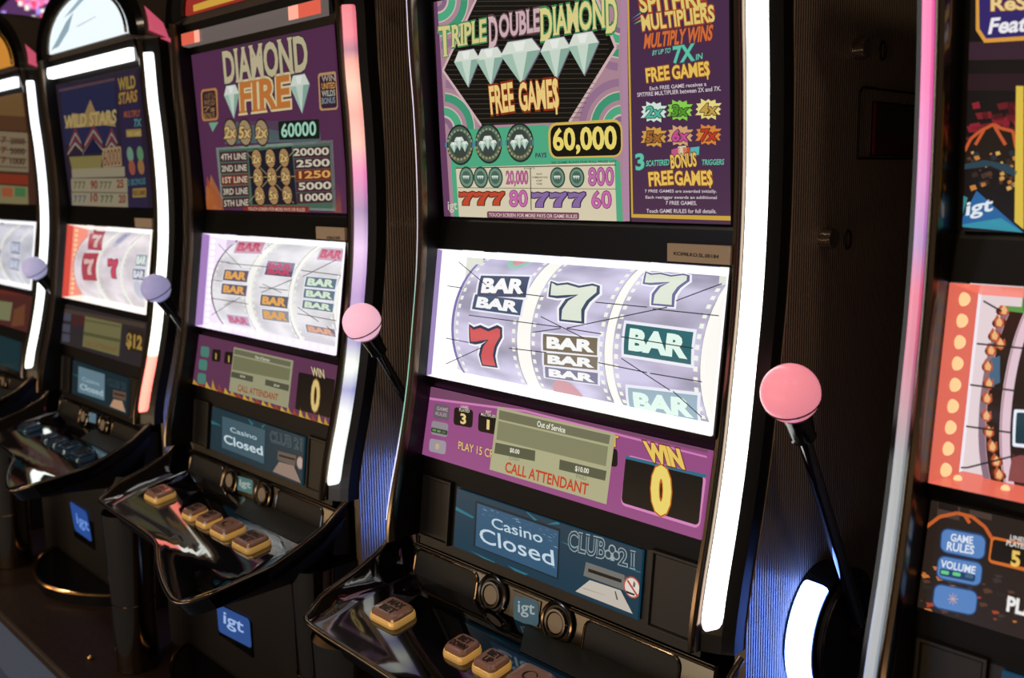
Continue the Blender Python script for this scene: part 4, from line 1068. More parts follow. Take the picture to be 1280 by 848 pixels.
   ('P',3,'#a89a88',[97,1218,615,1448,995,1263,1009,1311,635,1517,115,1274]),
   ('P',3,'#8a3434',[181,1315,647,1558,972,1361,986,1408,668,1627,198,1371]),
   ('P',3,'#a89a88',[265,1411,680,1668,949,1458,963,1505,700,1736,282,1466]),
   ('P',3,'#8a3434',[348,1506,713,1777,925,1555,939,1602,733,1845,365,1562]),
   ('P',4,'#1c1c40',[-1205,1289,-422,1627,119,1288]),
   ('P',3,'#94864f',[-2132,1238,7,1220,-183,902,-2043,894]),
   ('R',3,'#a8946a',0.08,-44,936,1120,15,64,447),
   ('T',4,'#c8b088',0.03,'60000',35,956,998,24,81,382),
   ('T',5,'#7a3a30',0,'60000',35,956,998,24,81,382),
   ('R',3,'#a89c80',0,-2107,705,3284,3,36,228),
   ('R',3,'#a89c80',0,-2344,12,3487,-20,148,679),
   ('P',4,'#5a4a3a',[-2267,360,1242,340,1236,320,-2275,337]),
   ('T',4,'#6a6a4a',0.02,'7',-2074,437,205,0,59,176),
   ('T',4,'#6a6a4a',0.02,'7',-1787,436,202,0,58,174),
   ('T',4,'#6a6a4a',0.02,'7',-1505,436,199,0,57,173),
   ('T',4,'#6a6a4a',0.02,'7',-384,434,186,0,52,167),
   ('T',4,'#6a6a4a',0.02,'7',-125,433,183,0,51,166),
   ('T',4,'#6a6a4a',0.02,'7',131,433,180,0,50,164),
   ('T',4,'#8a3a30',0.02,'90',-955,435,420,-1,61,192),
   ('T',4,'#8a3a30',0.02,'25',637,453,382,-1,54,183),
   ('T',4,'#8a3a30',0.02,'10',-1057,114,424,3,62,194),
   ('T',4,'#8a3a30',0.02,'20',656,99,382,3,54,184),
   ('T',4,'#5a6a7a',0.02,'7',-2192,90,205,-6,58,170),
   ('T',4,'#5a6a7a',0.02,'7',-1882,93,201,-6,56,168),
   ('T',4,'#5a6a7a',0.02,'7',-1577,95,198,-6,55,167),
   ('T',4,'#4a6a4a',0.02,'7',-430,105,185,-6,50,161),
   ('T',4,'#4a6a4a',0.02,'7',-150,107,182,-6,49,160),
   ('T',4,'#4a6a4a',0.02,'7',124,109,179,-6,48,159),
   ('P',2,'#33294a',[1314,2937,2377,2946,2243,-9,1143,-9]),
   ('T',3,'#5a3a2a',0.07,'WILD',1394,2632,896,0,23,251),
   ('T',4,'#b89a4a',0.02,'WILD',1394,2632,896,0,23,251),
   ('T',3,'#5a3a2a',0.07,'STARS',1308,2337,981,3,67,230),
   ('T',4,'#b8904a',0.02,'STARS',1308,2337,981,3,67,230),
   ('T',3,'#a85a38',0.02,'MULTIPLY',1502,2024,855,-13,38,132),
   ('T',3,'#5a9a9a',0.02,'7X',1981,1801,366,-4,43,156),
   ('R',3,'#a88a48',0.1,1511,1587,807,-12,14,168),
   ('T',4,'#c8b070',0.01,'FREE GAMES',1568,1612,724,-16,26,93),
   ('C',3,'#7aa088',1601,1199,174),
   ('C',3,'#6a9a70',2137,1198,169),
   ('C',3,'#a85a48',1618,907,175),
   ('C',3,'#a87848',2107,912,170),
   ('T',3,'#4a8a8a',0.01,'3 BONUS',1287,500,940,30,39,138),
   ('R',3,'#a88a48',0.1,1461,223,737,17,57,207),
   ('T',4,'#5a3a20',0.01,'FREE GAMES',1508,272,671,16,31,110),
  ],
  'D1': [
   ('R',2,'#c04a5a',0.0,-1573,-390,947,42,-57,693),
   ('S',3,'#f0c8c0','#a83044',-1309,-227,609,16,-176,401),
   ('R',2,'#b84a5c',0.0,-1478,405,897,12,-867,626),
   ('S',3,'#e8c0c0','#a04050',-1328,478,544,2,-568,408),
  ],
  'D2': [
   ('S',3,'#e0506a','#8a4a64',213,-201,587,4,-248,436),
   ('C',2,'#c8c8dc',-13,818,270),
   ('C',3,'#9a9ac0',-13,818,162),
  ],
  'D3': [
   ('B',2,'#9aa8b8','#f4fff4','#f4fff4',1610,151,574,13,-148,272),
   ('B',2,'#7a8498','#f4f4ff','#f4f4ff',1528,-164,647,16,-7,243),
   ('C',2,'#d8d8e8',1758,-400,226),
  ],
  'LP': [
   ('R',1,'#3a3236',0,-2427,94,4879,176,-230,998),
   ('P',2,'#5a4a3c',[-2587,898,2376,988,2409,885,-2552,801]),
   ('R',2,'#5a5a6c',0.25,-2517,596,524,21,-48,204),
   ('R',2,'#5a5a6c',0.25,-2477,302,523,25,-48,204),
   ('R',2,'#5a5a6c',0.25,-2411,51,521,29,-48,203),
   ('R',2,'#5a2a2c',0.15,-1858,532,358,7,-57,268),
   ('R',2,'#5a2a2c',0.15,-1424,575,349,6,-56,265),
   ('R',2,'#3a2c20',0,1569,293,870,17,-56,500),
   ('T',3,'#c8a050',0.04,'$12',1573,346,802,8,-64,327),
  ],
  'LPM': [
   ('R',4,'#8a8458',0,-999,85,2233,22,-79,754),
   ('P',5,'#66643e',[-1029,453,1179,505,1194,427,-1012,369]),
   ('P',5,'#74704a',[-1078,767,1119,820,1115,766,-1070,711]),
   ('T',6,'#94683a',0.01,'CALL ATTENDANT',-829,128,1954,46,-1,109),
  ],
  'CPS': [
   ('P',2,'#5a7480',[-1339,752,336,773,380,142,-1307,97]),
   ('T',5,'#84a0ac',0.0,'Casino',-1027,425,1085,23,-36,100),
   ('T',5,'#9ab0b8',0.01,'Closed',-1154,201,1444,28,-15,142),
  ],
  'CP': [
   ('P',1,'#1f4a50',[-1865,488,-1353,524,-1348,476]),
   ('T',3,'#3f5258',0.01,'CLUB 21',510,537,1044,18,-18,166),
   ('T',4,'#1c2a30',-0.01,'CLUB 21',510,537,1044,18,-18,166),
  ],
  'CPC': [
   ('P',3,'#5a4438',[876,477,1610,519,1610,321,873,296]),
   ('P',4,'#120f0d',[927,417,1565,446,1569,411,931,381]),
   ('P',4,'#a88468',[932,260,1421,291,1638,60,730,56]),
  ],
  'LTB': [
   ('R',1,'#4f6a78',0.18,-754,113,616,35,-62,228),
  ],
  'BLB': [
   ('R',1,'#24488c',0.14,-541,226,1109,-18,-196,708),
   ('T',2,'#6a90d8',0.0,'igt',-321,381,782,-12,-53,326),
  ],
  'TP': [
   ('P',2,'#8fa8b4',[-2196,235,-1722,450,-1073,780,-562,943,-961,567,-1680,271]),
   ('P',2,'#9ab0bc',[-1210,883,-204,1174,399,1200,-556,970]),
   ('P',2,'#c8d4d8',[-480,610,751,695,746,669,-333,579]),
  ],
 },
 'A': {
  'US': [
   ('R',1,'#4a2c20',0,-6953,66,8724,-44,2404,3645),
   ('P',2,'#7a5a34',[-4573,3668,2949,2982,2765,2377,-4969,2930]),
   ('P',2,'#5a3a24',[-4957,2953,2709,2380,2616,2001,-5211,2480]),
   ('P',2,'#8a7a60',[-5229,2446,2540,1956,2176,891,-5927,1146]),
   ('P',2,'#8a3420',[-5965,1074,2086,813,2038,545,-6152,727]),
   ('P',2,'#8a8058',[-6171,691,1959,495,1819,-8,-6511,57]),
   ('P',3,'#4a4030',[-4974,2133,2392,1729,2380,1700,-4992,2099]),
   ('P',3,'#4a4030',[-5119,1859,2300,1498,2288,1469,-5137,1825]),
   ('P',3,'#4a4030',[-5266,1582,2207,1265,2195,1236,-5284,1547]),
   ('P',3,'#4a4030',[-5414,1303,2113,1030,2102,1001,-5432,1268]),
   ('T',4,'#4a2a20',0.02,'20000',995,1719,1192,-61,67,159),
   ('T',4,'#6a3428',0.02,'7 7 7',-1269,1861,1898,-109,77,167),
   ('T',4,'#4a2a20',0.02,'5000',877,1439,1201,-52,68,160),
   ('T',4,'#6a3428',0.02,'7 7 7',-1405,1565,1913,-96,78,169),
   ('T',4,'#4a2a20',0.02,'1000',758,1156,1211,-44,68,162),
   ('T',4,'#6a3428',0.02,'7 7 7',-1543,1267,1929,-83,79,171),
   ('R',3,'#3f6a78',0.2,-1673,211,1033,-17,125,274),
   ('R',3,'#a85a38',0.2,-428,215,974,-17,116,266),
   ('R',3,'#4a7a4a',0.2,745,220,919,-17,107,258),
  ],
  'D3': [
   ('B',2,'#9aa0c0','#e8f0ff','#e8f0ff',396,44,802,-4,-289,358),
   ('B',2,'#a8aec8','#e8f0ff','#e8f0ff',114,-436,851,-9,263,353),
  ],
  'D2': [
   ('S',3,'#c8ccdc','#8a8cb0',-2139,-622,1158,27,389,655),
  ],
  'LP': [
   ('R',1,'#5a2c28',0,-4003,-105,6005,191,-17,1074),
   ('P',2,'#8a8a64',[-1900,623,887,721,858,177,-1934,41]),
   ('P',2,'#7a4a30',[1090,531,1968,770,2086,175,1044,30]),
   ('P',3,'#7a3028',[-3806,843,1959,1093,1973,997,-3756,735]),
  ],
 },
 'E': {
  'US': [
   ('R',1,'#191312',0,-2477,-11,810,-2,-48,2198),
   ('R',2,'#3a2430',0,-2516,1554,779,-60,-5,160),
   ('R',2,'#2c1a20',0,-2507,1285,782,-57,-5,148),
   ('P',2,'#6a1c22',[-2101,1132,-1976,1140,-1949,1081,-2074,1078]),
   ('P',2,'#8a2430',[-2129,832,-2029,844,-2006,786,-2107,778]),
   ('P',2,'#4a161a',[-2099,1098,-1987,1107,-1963,1049,-2074,1045]),
   ('P',2,'#7a2228',[-2329,834,-2202,845,-2174,786,-2301,779]),
   ('P',2,'#6a1c22',[-2271,979,-2223,992,-2210,933,-2259,925]),
   ('P',2,'#8a2430',[-2467,961,-2368,972,-2346,912,-2445,905]),
   ('P',2,'#4a161a',[-2098,938,-2040,951,-2025,893,-2084,885]),
   ('P',2,'#7a2228',[-2316,884,-2215,896,-2193,836,-2294,829]),
   ('P',2,'#6a1c22',[-2475,862,-2339,873,-2310,812,-2445,806]),
   ('P',2,'#8a2430',[-2445,980,-2357,992,-2337,932,-2425,925]),
   ('P',2,'#4a161a',[-2136,1057,-2068,1069,-2052,1011,-2120,1004]),
   ('P',2,'#7a2228',[-2258,801,-2202,816,-2188,756,-2245,747]),
   ('P',2,'#6a1c22',[-2430,948,-2290,958,-2259,898,-2400,893]),
   ('P',2,'#8a2430',[-2255,1015,-2121,1024,-2092,964,-2226,960]),
   ('P',2,'#4a161a',[-2145,1154,-2012,1161,-1983,1103,-2116,1100]),
   ('P',2,'#7a2228',[-2398,1076,-2263,1084,-2235,1024,-2369,1020]),
   ('P',2,'#6a1c22',[-2289,870,-2225,884,-2210,824,-2274,816]),
   ('P',2,'#8a2430',[-2101,1109,-2042,1121,-2027,1062,-2087,1055]),
   ('P',2,'#4a161a',[-2264,1054,-2163,1064,-2140,1005,-2242,999]),
   ('P',2,'#7a2228',[-2080,897,-2035,911,-2023,852,-2068,843]),
   ('P',2,'#6a1c22',[-2342,975,-2245,986,-2223,926,-2321,920]),
   ('P',2,'#8a2430',[-2165,990,-2112,1004,-2099,945,-2152,937]),
   ('P',2,'#4a161a',[-2368,854,-2283,866,-2264,807,-2349,799]),
   ('P',2,'#7a2228',[-2135,789,-2026,802,-2002,743,-2111,735]),
   ('P',2,'#6a1c22',[-2180,941,-2103,954,-2085,895,-2162,887]),
   ('P',2,'#8a2430',[-2080,993,-1945,1002,-1915,943,-2050,939]),
   ('P',2,'#4a161a',[-2340,844,-2212,856,-2184,796,-2312,789]),
   ('P',2,'#7a2228',[-2210,1010,-2150,1022,-2136,963,-2196,956]),
   ('P',2,'#6a1c22',[-2143,1038,-2031,1047,-2006,988,-2118,984]),
   ('P',2,'#8a2430',[-2429,1166,-2367,1178,-2352,1119,-2415,1112]),
   ('P',2,'#4a161a',[-2129,1110,-1994,1117,-1965,1058,-2100,1055]),
   ('P',2,'#7a2228',[-2315,961,-2232,973,-2213,914,-2296,907]),
   ('P',2,'#6a1c22',[-2212,1148,-2126,1158,-2106,1100,-2193,1094]),
   ('P',2,'#8a2430',[-2075,1106,-1965,1115,-1941,1056,-2050,1052]),
   ('P',2,'#4a161a',[-2339,1073,-2290,1086,-2278,1027,-2327,1019]),
   ('P',2,'#7a2228',[-2469,816,-2333,827,-2303,767,-2439,760]),
   ('P',2,'#6a1c22',[-2123,860,-1982,870,-1952,811,-2092,806]),
   ('P',2,'#8a2430',[-2411,962,-2311,974,-2289,914,-2389,907]),
   ('P',2,'#4a161a',[-2220,812,-2096,823,-2069,764,-2193,757]),
   ('P',2,'#7a2228',[-2062,1130,-1953,1138,-1929,1080,-2038,1076]),
   ('P',3,'#241a14',[-2472,658,-2451,822,-2362,927,-2233,969,-2103,928,-2000,858,-1987,567,-2470,575]),
   ('L',4,'#c85a30',14,-2475,740,-2425,848),
   ('L',4,'#c85a30',14,-2425,848,-2348,913),
   ('L',4,'#c85a30',14,-2348,913,-2233,969),
   ('L',4,'#c85a30',14,-2233,969,-2167,931),
   ('L',4,'#c85a30',14,-2167,931,-2064,900),
   ('L',4,'#c85a30',14,-2064,900,-2033,754),
   ('L',4,'#c85a30',14,-2233,969,-2123,783),
   ('L',4,'#c85a30',14,-2309,930,-2383,792),
   ('P',4,'#c8823a',[-2167,491,-2135,501,-2121,473,-2156,460]),
   ('P',4,'#3a2a20',[-2109,633,-2066,645,-2047,609,-2094,591]),
   ('P',4,'#5a3a24',[-2282,540,-2239,553,-2220,517,-2267,499]),
   ('P',4,'#e0b060',[-2161,632,-2143,637,-2135,621,-2155,614]),
   ('P',4,'#2c3038',[-2315,531,-2268,545,-2248,506,-2299,487]),
   ('P',4,'#c8823a',[-2080,601,-2056,608,-2045,587,-2072,578]),
   ('P',4,'#3a2a20',[-2115,639,-2090,646,-2079,625,-2106,615]),
   ('P',4,'#5a3a24',[-2454,679,-2423,688,-2410,662,-2444,650]),
   ('P',4,'#e0b060',[-2162,533,-2138,540,-2128,520,-2154,511]),
   ('P',4,'#2c3038',[-2056,529,-2040,534,-2034,520,-2051,514]),
   ('P',4,'#c8823a',[-2421,418,-2374,432,-2353,393,-2405,373]),
   ('P',4,'#3a2a20',[-2069,535,-2048,542,-2039,524,-2062,515]),
   ('P',4,'#5a3a24',[-2419,654,-2401,659,-2392,644,-2413,636]),
   ('P',4,'#e0b060',[-2062,442,-2024,454,-2008,422,-2049,406]),
   ('P',4,'#2c3038',[-2395,660,-2373,666,-2364,648,-2388,640]),
   ('P',4,'#c8823a',[-2063,676,-2026,687,-2009,655,-2050,640]),
   ('P',4,'#3a2a20',[-2168,555,-2123,568,-2104,531,-2152,513]),
   ('P',4,'#5a3a24',[-2343,565,-2327,570,-2320,556,-2338,550]),
   ('P',4,'#e0b060',[-2420,728,-2397,735,-2388,716,-2412,707]),
   ('P',4,'#2c3038',[-2409,718,-2361,732,-2341,692,-2393,674]),
   ('P',4,'#c8823a',[-2328,445,-2291,456,-2276,426,-2315,411]),
   ('P',4,'#3a2a20',[-2145,520,-2101,533,-2082,496,-2130,478]),
   ('P',4,'#5a3a24',[-2084,498,-2054,508,-2041,482,-2074,470]),
   ('P',4,'#e0b060',[-2160,498,-2130,507,-2117,482,-2150,469]),
   ('P',4,'#2c3038',[-2247,684,-2206,696,-2188,661,-2233,645]),
   ('P',4,'#c8823a',[-2255,712,-2239,717,-2232,703,-2250,696]),
   ('P',4,'#3a2a20',[-2092,647,-2068,654,-2058,634,-2084,624]),
   ('P',4,'#5a3a24',[-2163,453,-2141,460,-2132,441,-2156,432]),
   ('P',4,'#e0b060',[-2292,597,-2280,601,-2275,591,-2288,587]),
   ('P',4,'#2c3038',[-2094,723,-2050,736,-2031,698,-2079,681]),
   ('P',4,'#c8823a',[-2394,687,-2353,699,-2334,664,-2380,647]),
   ('P',4,'#3a2a20',[-2113,655,-2083,664,-2070,639,-2103,627]),
   ('P',4,'#5a3a24',[-2250,500,-2233,506,-2226,491,-2245,484]),
   ('P',4,'#e0b060',[-2102,409,-2067,420,-2052,390,-2090,375]),
   ('P',4,'#2c3038',[-2064,428,-2041,435,-2030,415,-2056,406]),
   ('P',4,'#c8823a',[-2095,462,-2065,471,-2051,445,-2085,432]),
   ('P',4,'#3a2a20',[-2408,535,-2364,548,-2345,511,-2394,493]),
   ('P',4,'#5a3a24',[-2324,525,-2280,538,-2262,501,-2309,484]),
   ('P',4,'#e0b060',[-2207,721,-2175,730,-2160,702,-2196,689]),
   ('P',4,'#2c3038',[-2342,455,-2307,466,-2292,437,-2330,423]),
   ('P',4,'#c8823a',[-2320,443,-2286,453,-2272,425,-2308,411]),
   ('P',4,'#3a2a20',[-2307,463,-2264,476,-2245,440,-2292,422]),
   ('P',4,'#5a3a24',[-2076,446,-2043,456,-2028,428,-2065,414]),
   ('P',4,'#e0b060',[-2159,536,-2131,545,-2118,520,-2150,509]),
   ('P',4,'#2c3038',[-2045,615,-2032,619,-2026,608,-2040,603]),
   ('P',4,'#c8823a',[-2155,571,-2125,580,-2112,554,-2145,542]),
   ('P',5,'#2c4450',[-2490,617,-2299,654,-2090,609,-2011,541,-2035,501,-2244,599,-2483,570]),
   ('P',5,'#e0a040',[-2429,2225,-2414,1807,-2337,1689,-1840,1667,-1768,2127]),
   ('P',6,'#35296a',[-2403,2221,-2383,1817,-2323,1724,-1842,1702,-1768,2127]),
   ('T',7,'#8a3a20',0.06,'ReSpin',-2282,1921,526,-41,-6,150),
   ('T',8,'#f0d490',0.02,'ReSpin',-2282,1921,526,-41,-6,150),
   ('T',7,'#f4f0f4',0.02,'Feature',-2301,1763,552,-20,21,127),
   ('P',6,'#3a8a90',[-2525,353,-2433,312,-2493,59]),
   ('P',7,'#2a6aa0',[-2507,50,-2355,376,-1944,10]),
   ('P',7,'#3fa0b0',[-2506,44,-2229,189,-1938,5]),
   ('P',8,'#2a66a0',[-2493,59,-2354,354,-2097,137]),
   ('T',9,'#e8eef4',0.01,'igt',-2440,108,226,49,8,157),
   ('P',5,'#e0c048',[-2055,1292,-1993,1287,-1939,32,-2018,98]),
  ],
  'D1': [
   ('P',1,'#2a1a16',[-2110,-950,-1990,-950,-1990,950,-2110,950]),
   ('P',1,'#e6c8d4',[-1990,-950,-1900,-950,-1900,950,-1990,950]),
   ('P',2,'#a87a80',[-1982,-950,-1972,-950,-1972,950,-1982,950]),
   ('P',1,'#2a1c18',[-1900,-950,-800,-950,-800,950,-1900,950]),
   ('C',2,'#5a2418',-2167,869,68),
   ('P',3,'#c05a34',[-2221,907,-2219,990,-2167,907,-2149,949,-2111,839,-2133,787,-2186,815]),
   ('P',4,'#f0b880',[-2194,880,-2188,952,-2135,873,-2132,815,-2172,824]),
   ('C',2,'#5a2418',-2163,713,61),
   ('P',3,'#c05a34',[-2215,746,-2207,816,-2161,746,-2141,783,-2110,688,-2134,642,-2185,666]),
   ('P',4,'#f0b880',[-2190,723,-2179,785,-2132,717,-2132,667,-2171,674]),
   ('C',2,'#5a2418',-2162,561,57),
   ('P',3,'#c05a34',[-2212,590,-2200,652,-2158,591,-2136,623,-2110,539,-2137,496,-2186,518]),
   ('P',4,'#f0b880',[-2188,570,-2174,625,-2130,565,-2133,519,-2172,526]),
   ('C',2,'#5a2418',-2156,409,54),
   ('P',3,'#c05a34',[-2204,436,-2189,492,-2150,437,-2127,467,-2105,389,-2133,349,-2182,369]),
   ('P',4,'#f0b880',[-2181,417,-2165,468,-2124,413,-2129,371,-2167,376]),
   ('C',2,'#5a2418',-2092,485,55),
   ('P',3,'#c05a34',[-2141,513,-2127,571,-2087,514,-2065,545,-2041,465,-2069,423,-2117,444]),
   ('P',4,'#f0b880',[-2117,493,-2102,546,-2061,489,-2064,445,-2103,451]),
   ('C',2,'#5a2418',-2152,254,53),
   ('P',3,'#c05a34',[-2199,278,-2181,332,-2145,280,-2121,309,-2102,236,-2132,196,-2180,215]),
   ('P',4,'#f0b880',[-2177,261,-2158,309,-2120,258,-2127,217,-2165,222]),
   ('C',2,'#5a2418',-2117,97,52),
   ('P',3,'#c05a34',[-2162,120,-2142,173,-2109,123,-2083,151,-2068,80,-2100,41,-2146,58]),
   ('P',4,'#f0b880',[-2141,103,-2120,151,-2085,102,-2094,61,-2131,66]),
   ('C',2,'#5a2418',-2117,-38,52),
   ('P',3,'#c05a34',[-2161,-15,-2139,37,-2108,-12,-2081,17,-2069,-55,-2102,-94,-2148,-77]),
   ('P',4,'#f0b880',[-2141,-31,-2118,16,-2085,-33,-2095,-73,-2132,-69]),
   ('C',2,'#5a2418',-2109,-196,52),
   ('P',3,'#c05a34',[-2152,-174,-2128,-120,-2099,-170,-2071,-141,-2062,-213,-2097,-255,-2142,-237]),
   ('P',4,'#f0b880',[-2133,-191,-2108,-142,-2077,-191,-2089,-233,-2126,-229]),
   ('C',2,'#5a2418',-2083,-344,54),
   ('P',3,'#c05a34',[-2126,-321,-2099,-265,-2072,-316,-2043,-285,-2037,-361,-2074,-405,-2118,-387]),
   ('P',4,'#f0b880',[-2107,-338,-2080,-287,-2051,-338,-2065,-382,-2102,-379]),
   ('C',2,'#5a2418',-2055,-485,56),
   ('P',3,'#c05a34',[-2096,-461,-2067,-401,-2043,-455,-2012,-422,-2010,-503,-2049,-550,-2092,-532]),
   ('P',4,'#f0b880',[-2078,-479,-2049,-424,-2023,-478,-2038,-526,-2075,-522]),
   ('C',2,'#5a2418',-2029,-636,59),
   ('P',3,'#c05a34',[-2069,-610,-2037,-545,-2015,-603,-1983,-567,-1984,-656,-2026,-710,-2069,-689]),
   ('P',4,'#f0b880',[-2052,-630,-2020,-570,-1996,-628,-2014,-682,-2051,-679]),
   ('C',2,'#5a2418',-2022,-794,65),
   ('P',3,'#c05a34',[-2060,-765,-2024,-690,-2006,-756,-1971,-714,-1978,-816,-2024,-881,-2066,-857]),
   ('P',4,'#f0b880',[-2044,-787,-2009,-718,-1988,-785,-2010,-847,-2047,-844]),
   ('P',3,'#4a6a84',[-2139,333,-2066,368,-2022,123,-2112,61]),
   ('P',3,'#5a9a4a',[-2204,1076,-2067,1123,-1986,856,-2162,869]),
   ('R',2,'#f0f4ff',0.05,-1878,-448,616,52,1,351),
   ('R',3,'#1c3a44',0.05,-1855,-411,592,60,3,290),
   ('R',2,'#8a4a4a',0,-1949,-860,676,73,69,331),
  ],
  'RG': [
   ('L',1,'#161220',8,-2211,1755,-2043,1673),
   ('L',1,'#161220',8,-2228,1359,-1824,1363),
   ('L',1,'#161220',8,-2247,976,-1785,978),
   ('L',1,'#161220',8,-2242,591,-1843,601),
   ('L',1,'#161220',8,-2249,203,-2191,215),
   ('L',1,'#161220',8,-2191,215,-1729,438),
  ],
  'LP': [
   ('R',1,'#2a1f1a',0,-2541,46,1223,-13,-6,1105),
   ('R',2,'#4a3a34',0,-2447,895,205,2,-15,231),
   ('R',3,'#1c1512',0,-2446,961,182,3,-10,150),
   ('R',2,'#4a3a34',0,-2159,965,196,1,-15,226),
   ('R',3,'#1c1512',0,-2158,1029,174,2,-9,147),
   ('R',2,'#4a3a34',0,-1883,1031,188,0,-14,221),
   ('R',3,'#1c1512',0,-1882,1094,167,1,-9,143),
   ('L',4,'#c8602c',16,-2531,766,-2422,889),
   ('L',4,'#c8602c',16,-2422,889,-2268,962),
   ('L',4,'#c8602c',16,-2268,962,-2131,959),
   ('L',4,'#c8602c',16,-2131,959,-2011,895),
   ('L',4,'#c8602c',16,-2011,895,-1933,799),
   ('L',4,'#c8602c',16,-2198,955,-2146,897),
   ('P',2,'#5a3a28',[-1979,386,-1951,391,-1941,382,-1968,371]),
   ('P',2,'#a84428',[-2447,66,-2378,80,-2354,59,-2421,31]),
   ('P',2,'#3c342c',[-1896,454,-1829,466,-1806,444,-1871,418]),
   ('P',2,'#c87a3a',[-1759,304,-1743,308,-1737,302,-1753,295]),
   ('P',2,'#2c2824',[-1738,259,-1691,268,-1674,252,-1721,233]),
   ('P',2,'#5a3a28',[-2502,72,-2481,76,-2474,69,-2494,61]),
   ('P',2,'#a84428',[-2095,417,-2058,423,-2046,411,-2081,397]),
   ('P',2,'#3c342c',[-1691,213,-1635,224,-1615,205,-1670,182]),
   ('P',2,'#c87a3a',[-2252,289,-2201,298,-2183,282,-2233,262]),
   ('P',2,'#2c2824',[-2505,218,-2431,232,-2406,210,-2477,181]),
   ('P',2,'#5a3a28',[-1806,147,-1774,153,-1763,143,-1794,130]),
   ('P',2,'#a84428',[-1866,169,-1813,180,-1795,163,-1846,141]),
   ('P',2,'#3c342c',[-2131,399,-2113,402,-2106,396,-2124,389]),
   ('P',2,'#c87a3a',[-1685,136,-1655,142,-1644,132,-1674,120]),
   ('P',2,'#2c2824',[-1828,338,-1779,348,-1762,332,-1809,312]),
   ('P',2,'#5a3a28',[-1756,385,-1708,394,-1691,378,-1738,359]),
   ('P',2,'#a84428',[-2285,230,-2265,234,-2259,227,-2278,220]),
   ('P',2,'#3c342c',[-2290,329,-2223,341,-2199,319,-2265,293]),
   ('P',2,'#c87a3a',[-2390,94,-2367,99,-2359,92,-2381,82]),
   ('P',2,'#2c2824',[-1637,466,-1616,470,-1609,463,-1629,455]),
   ('P',2,'#5a3a28',[-2305,39,-2250,51,-2231,34,-2284,11]),
   ('P',2,'#a84428',[-1704,316,-1682,321,-1674,313,-1695,304]),
   ('P',2,'#3c342c',[-2208,265,-2137,279,-2112,256,-2181,228]),
   ('P',2,'#c87a3a',[-2386,330,-2321,342,-2299,321,-2362,296]),
   ('P',2,'#2c2824',[-2396,-5,-2361,2,-2349,-8,-2382,-23]),
   ('P',2,'#5a3a28',[-1985,207,-1921,220,-1899,199,-1961,173]),
   ('P',2,'#a84428',[-2439,38,-2411,44,-2401,36,-2429,24]),
   ('P',2,'#3c342c',[-1881,494,-1825,504,-1806,486,-1860,464]),
   ('P',2,'#c87a3a',[-2375,350,-2354,354,-2347,348,-2367,340]),
   ('P',2,'#2c2824',[-2230,318,-2159,332,-2135,309,-2203,281]),
   ('P',2,'#5a3a28',[-1964,338,-1896,351,-1873,329,-1939,302]),
   ('P',2,'#a84428',[-2383,344,-2312,357,-2287,334,-2356,307]),
   ('P',2,'#3c342c',[-1641,247,-1577,260,-1555,239,-1617,212]),
   ('P',2,'#c87a3a',[-2454,8,-2396,20,-2376,2,-2432,-21]),
   ('P',2,'#2c2824',[-1884,143,-1861,148,-1854,141,-1875,131]),
   ('P',2,'#5a3a28',[-2361,386,-2316,394,-2301,379,-2344,362]),
   ('P',2,'#a84428',[-2011,255,-1974,262,-1962,251,-1997,236]),
   ('P',2,'#3c342c',[-1816,156,-1761,167,-1742,149,-1796,126]),
   ('P',2,'#c87a3a',[-2516,335,-2485,340,-2474,331,-2504,319]),
   ('P',2,'#2c2824',[-2299,200,-2270,206,-2260,197,-2288,185]),
   ('P',2,'#5a3a28',[-1949,349,-1913,356,-1901,344,-1936,330]),
   ('P',2,'#a84428',[-1843,106,-1816,112,-1807,103,-1833,92]),
   ('P',2,'#3c342c',[-2171,39,-2142,45,-2132,36,-2161,24]),
   ('P',2,'#c87a3a',[-2525,315,-2459,327,-2437,306,-2500,281]),
   ('P',2,'#2c2824',[-1822,112,-1780,121,-1766,107,-1806,89]),
   ('P',2,'#5a3a28',[-2504,268,-2445,279,-2424,260,-2482,237]),
   ('P',2,'#a84428',[-2175,409,-2137,416,-2124,403,-2161,389]),
   ('P',2,'#3c342c',[-2097,324,-2056,332,-2042,318,-2082,302]),
   ('P',2,'#c87a3a',[-2428,416,-2365,427,-2344,407,-2404,384]),
   ('P',2,'#2c2824',[-1848,331,-1825,335,-1817,328,-1840,319]),
   ('R',5,'#2a4a7a',0.3,-2381,563,407,28,-12,237),
   ('R',6,'#5a86c4',0.28,-2371,580,385,21,-8,209),
   ('R',5,'#2a4a7a',0.3,-2384,310,407,36,-6,231),
   ('R',6,'#5a86c4',0.28,-2374,327,385,29,-2,203),
   ('R',5,'#2a4a7a',0.3,-2384,34,397,41,-7,238),
   ('R',6,'#5a86c4',0.28,-2374,51,375,34,-3,210),
   ('T',7,'#e4ecf8',0.015,'GAME',-2292,694,196,20,-2,69),
   ('T',7,'#e4ecf8',0.015,'RULES',-2316,604,238,21,0,76),
   ('T',7,'#e4ecf8',0.015,'VOLUME',-2352,432,307,20,3,68),
   ('R',7,'#24426a',0.3,-2354,354,318,25,1,67),
   ('R',8,'#6ad08a',0.4,-2342,372,74,7,0,34),
   ('R',8,'#6ad08a',0.4,-2237,386,73,7,0,33),
   ('R',8,'#4a6a84',0.4,-2124,400,71,6,0,33),
   ('P',7,'#c8a8a8',[-2181,172,-2150,189,-2182,186]),
   ('P',7,'#c8a8a8',[-2189,152,-2160,139,-2182,164]),
   ('P',7,'#c8a8a8',[-2205,144,-2195,109,-2194,148]),
   ('P',7,'#c8a8a8',[-2220,153,-2235,116,-2211,146]),
   ('P',7,'#c8a8a8',[-2225,173,-2256,156,-2223,159]),
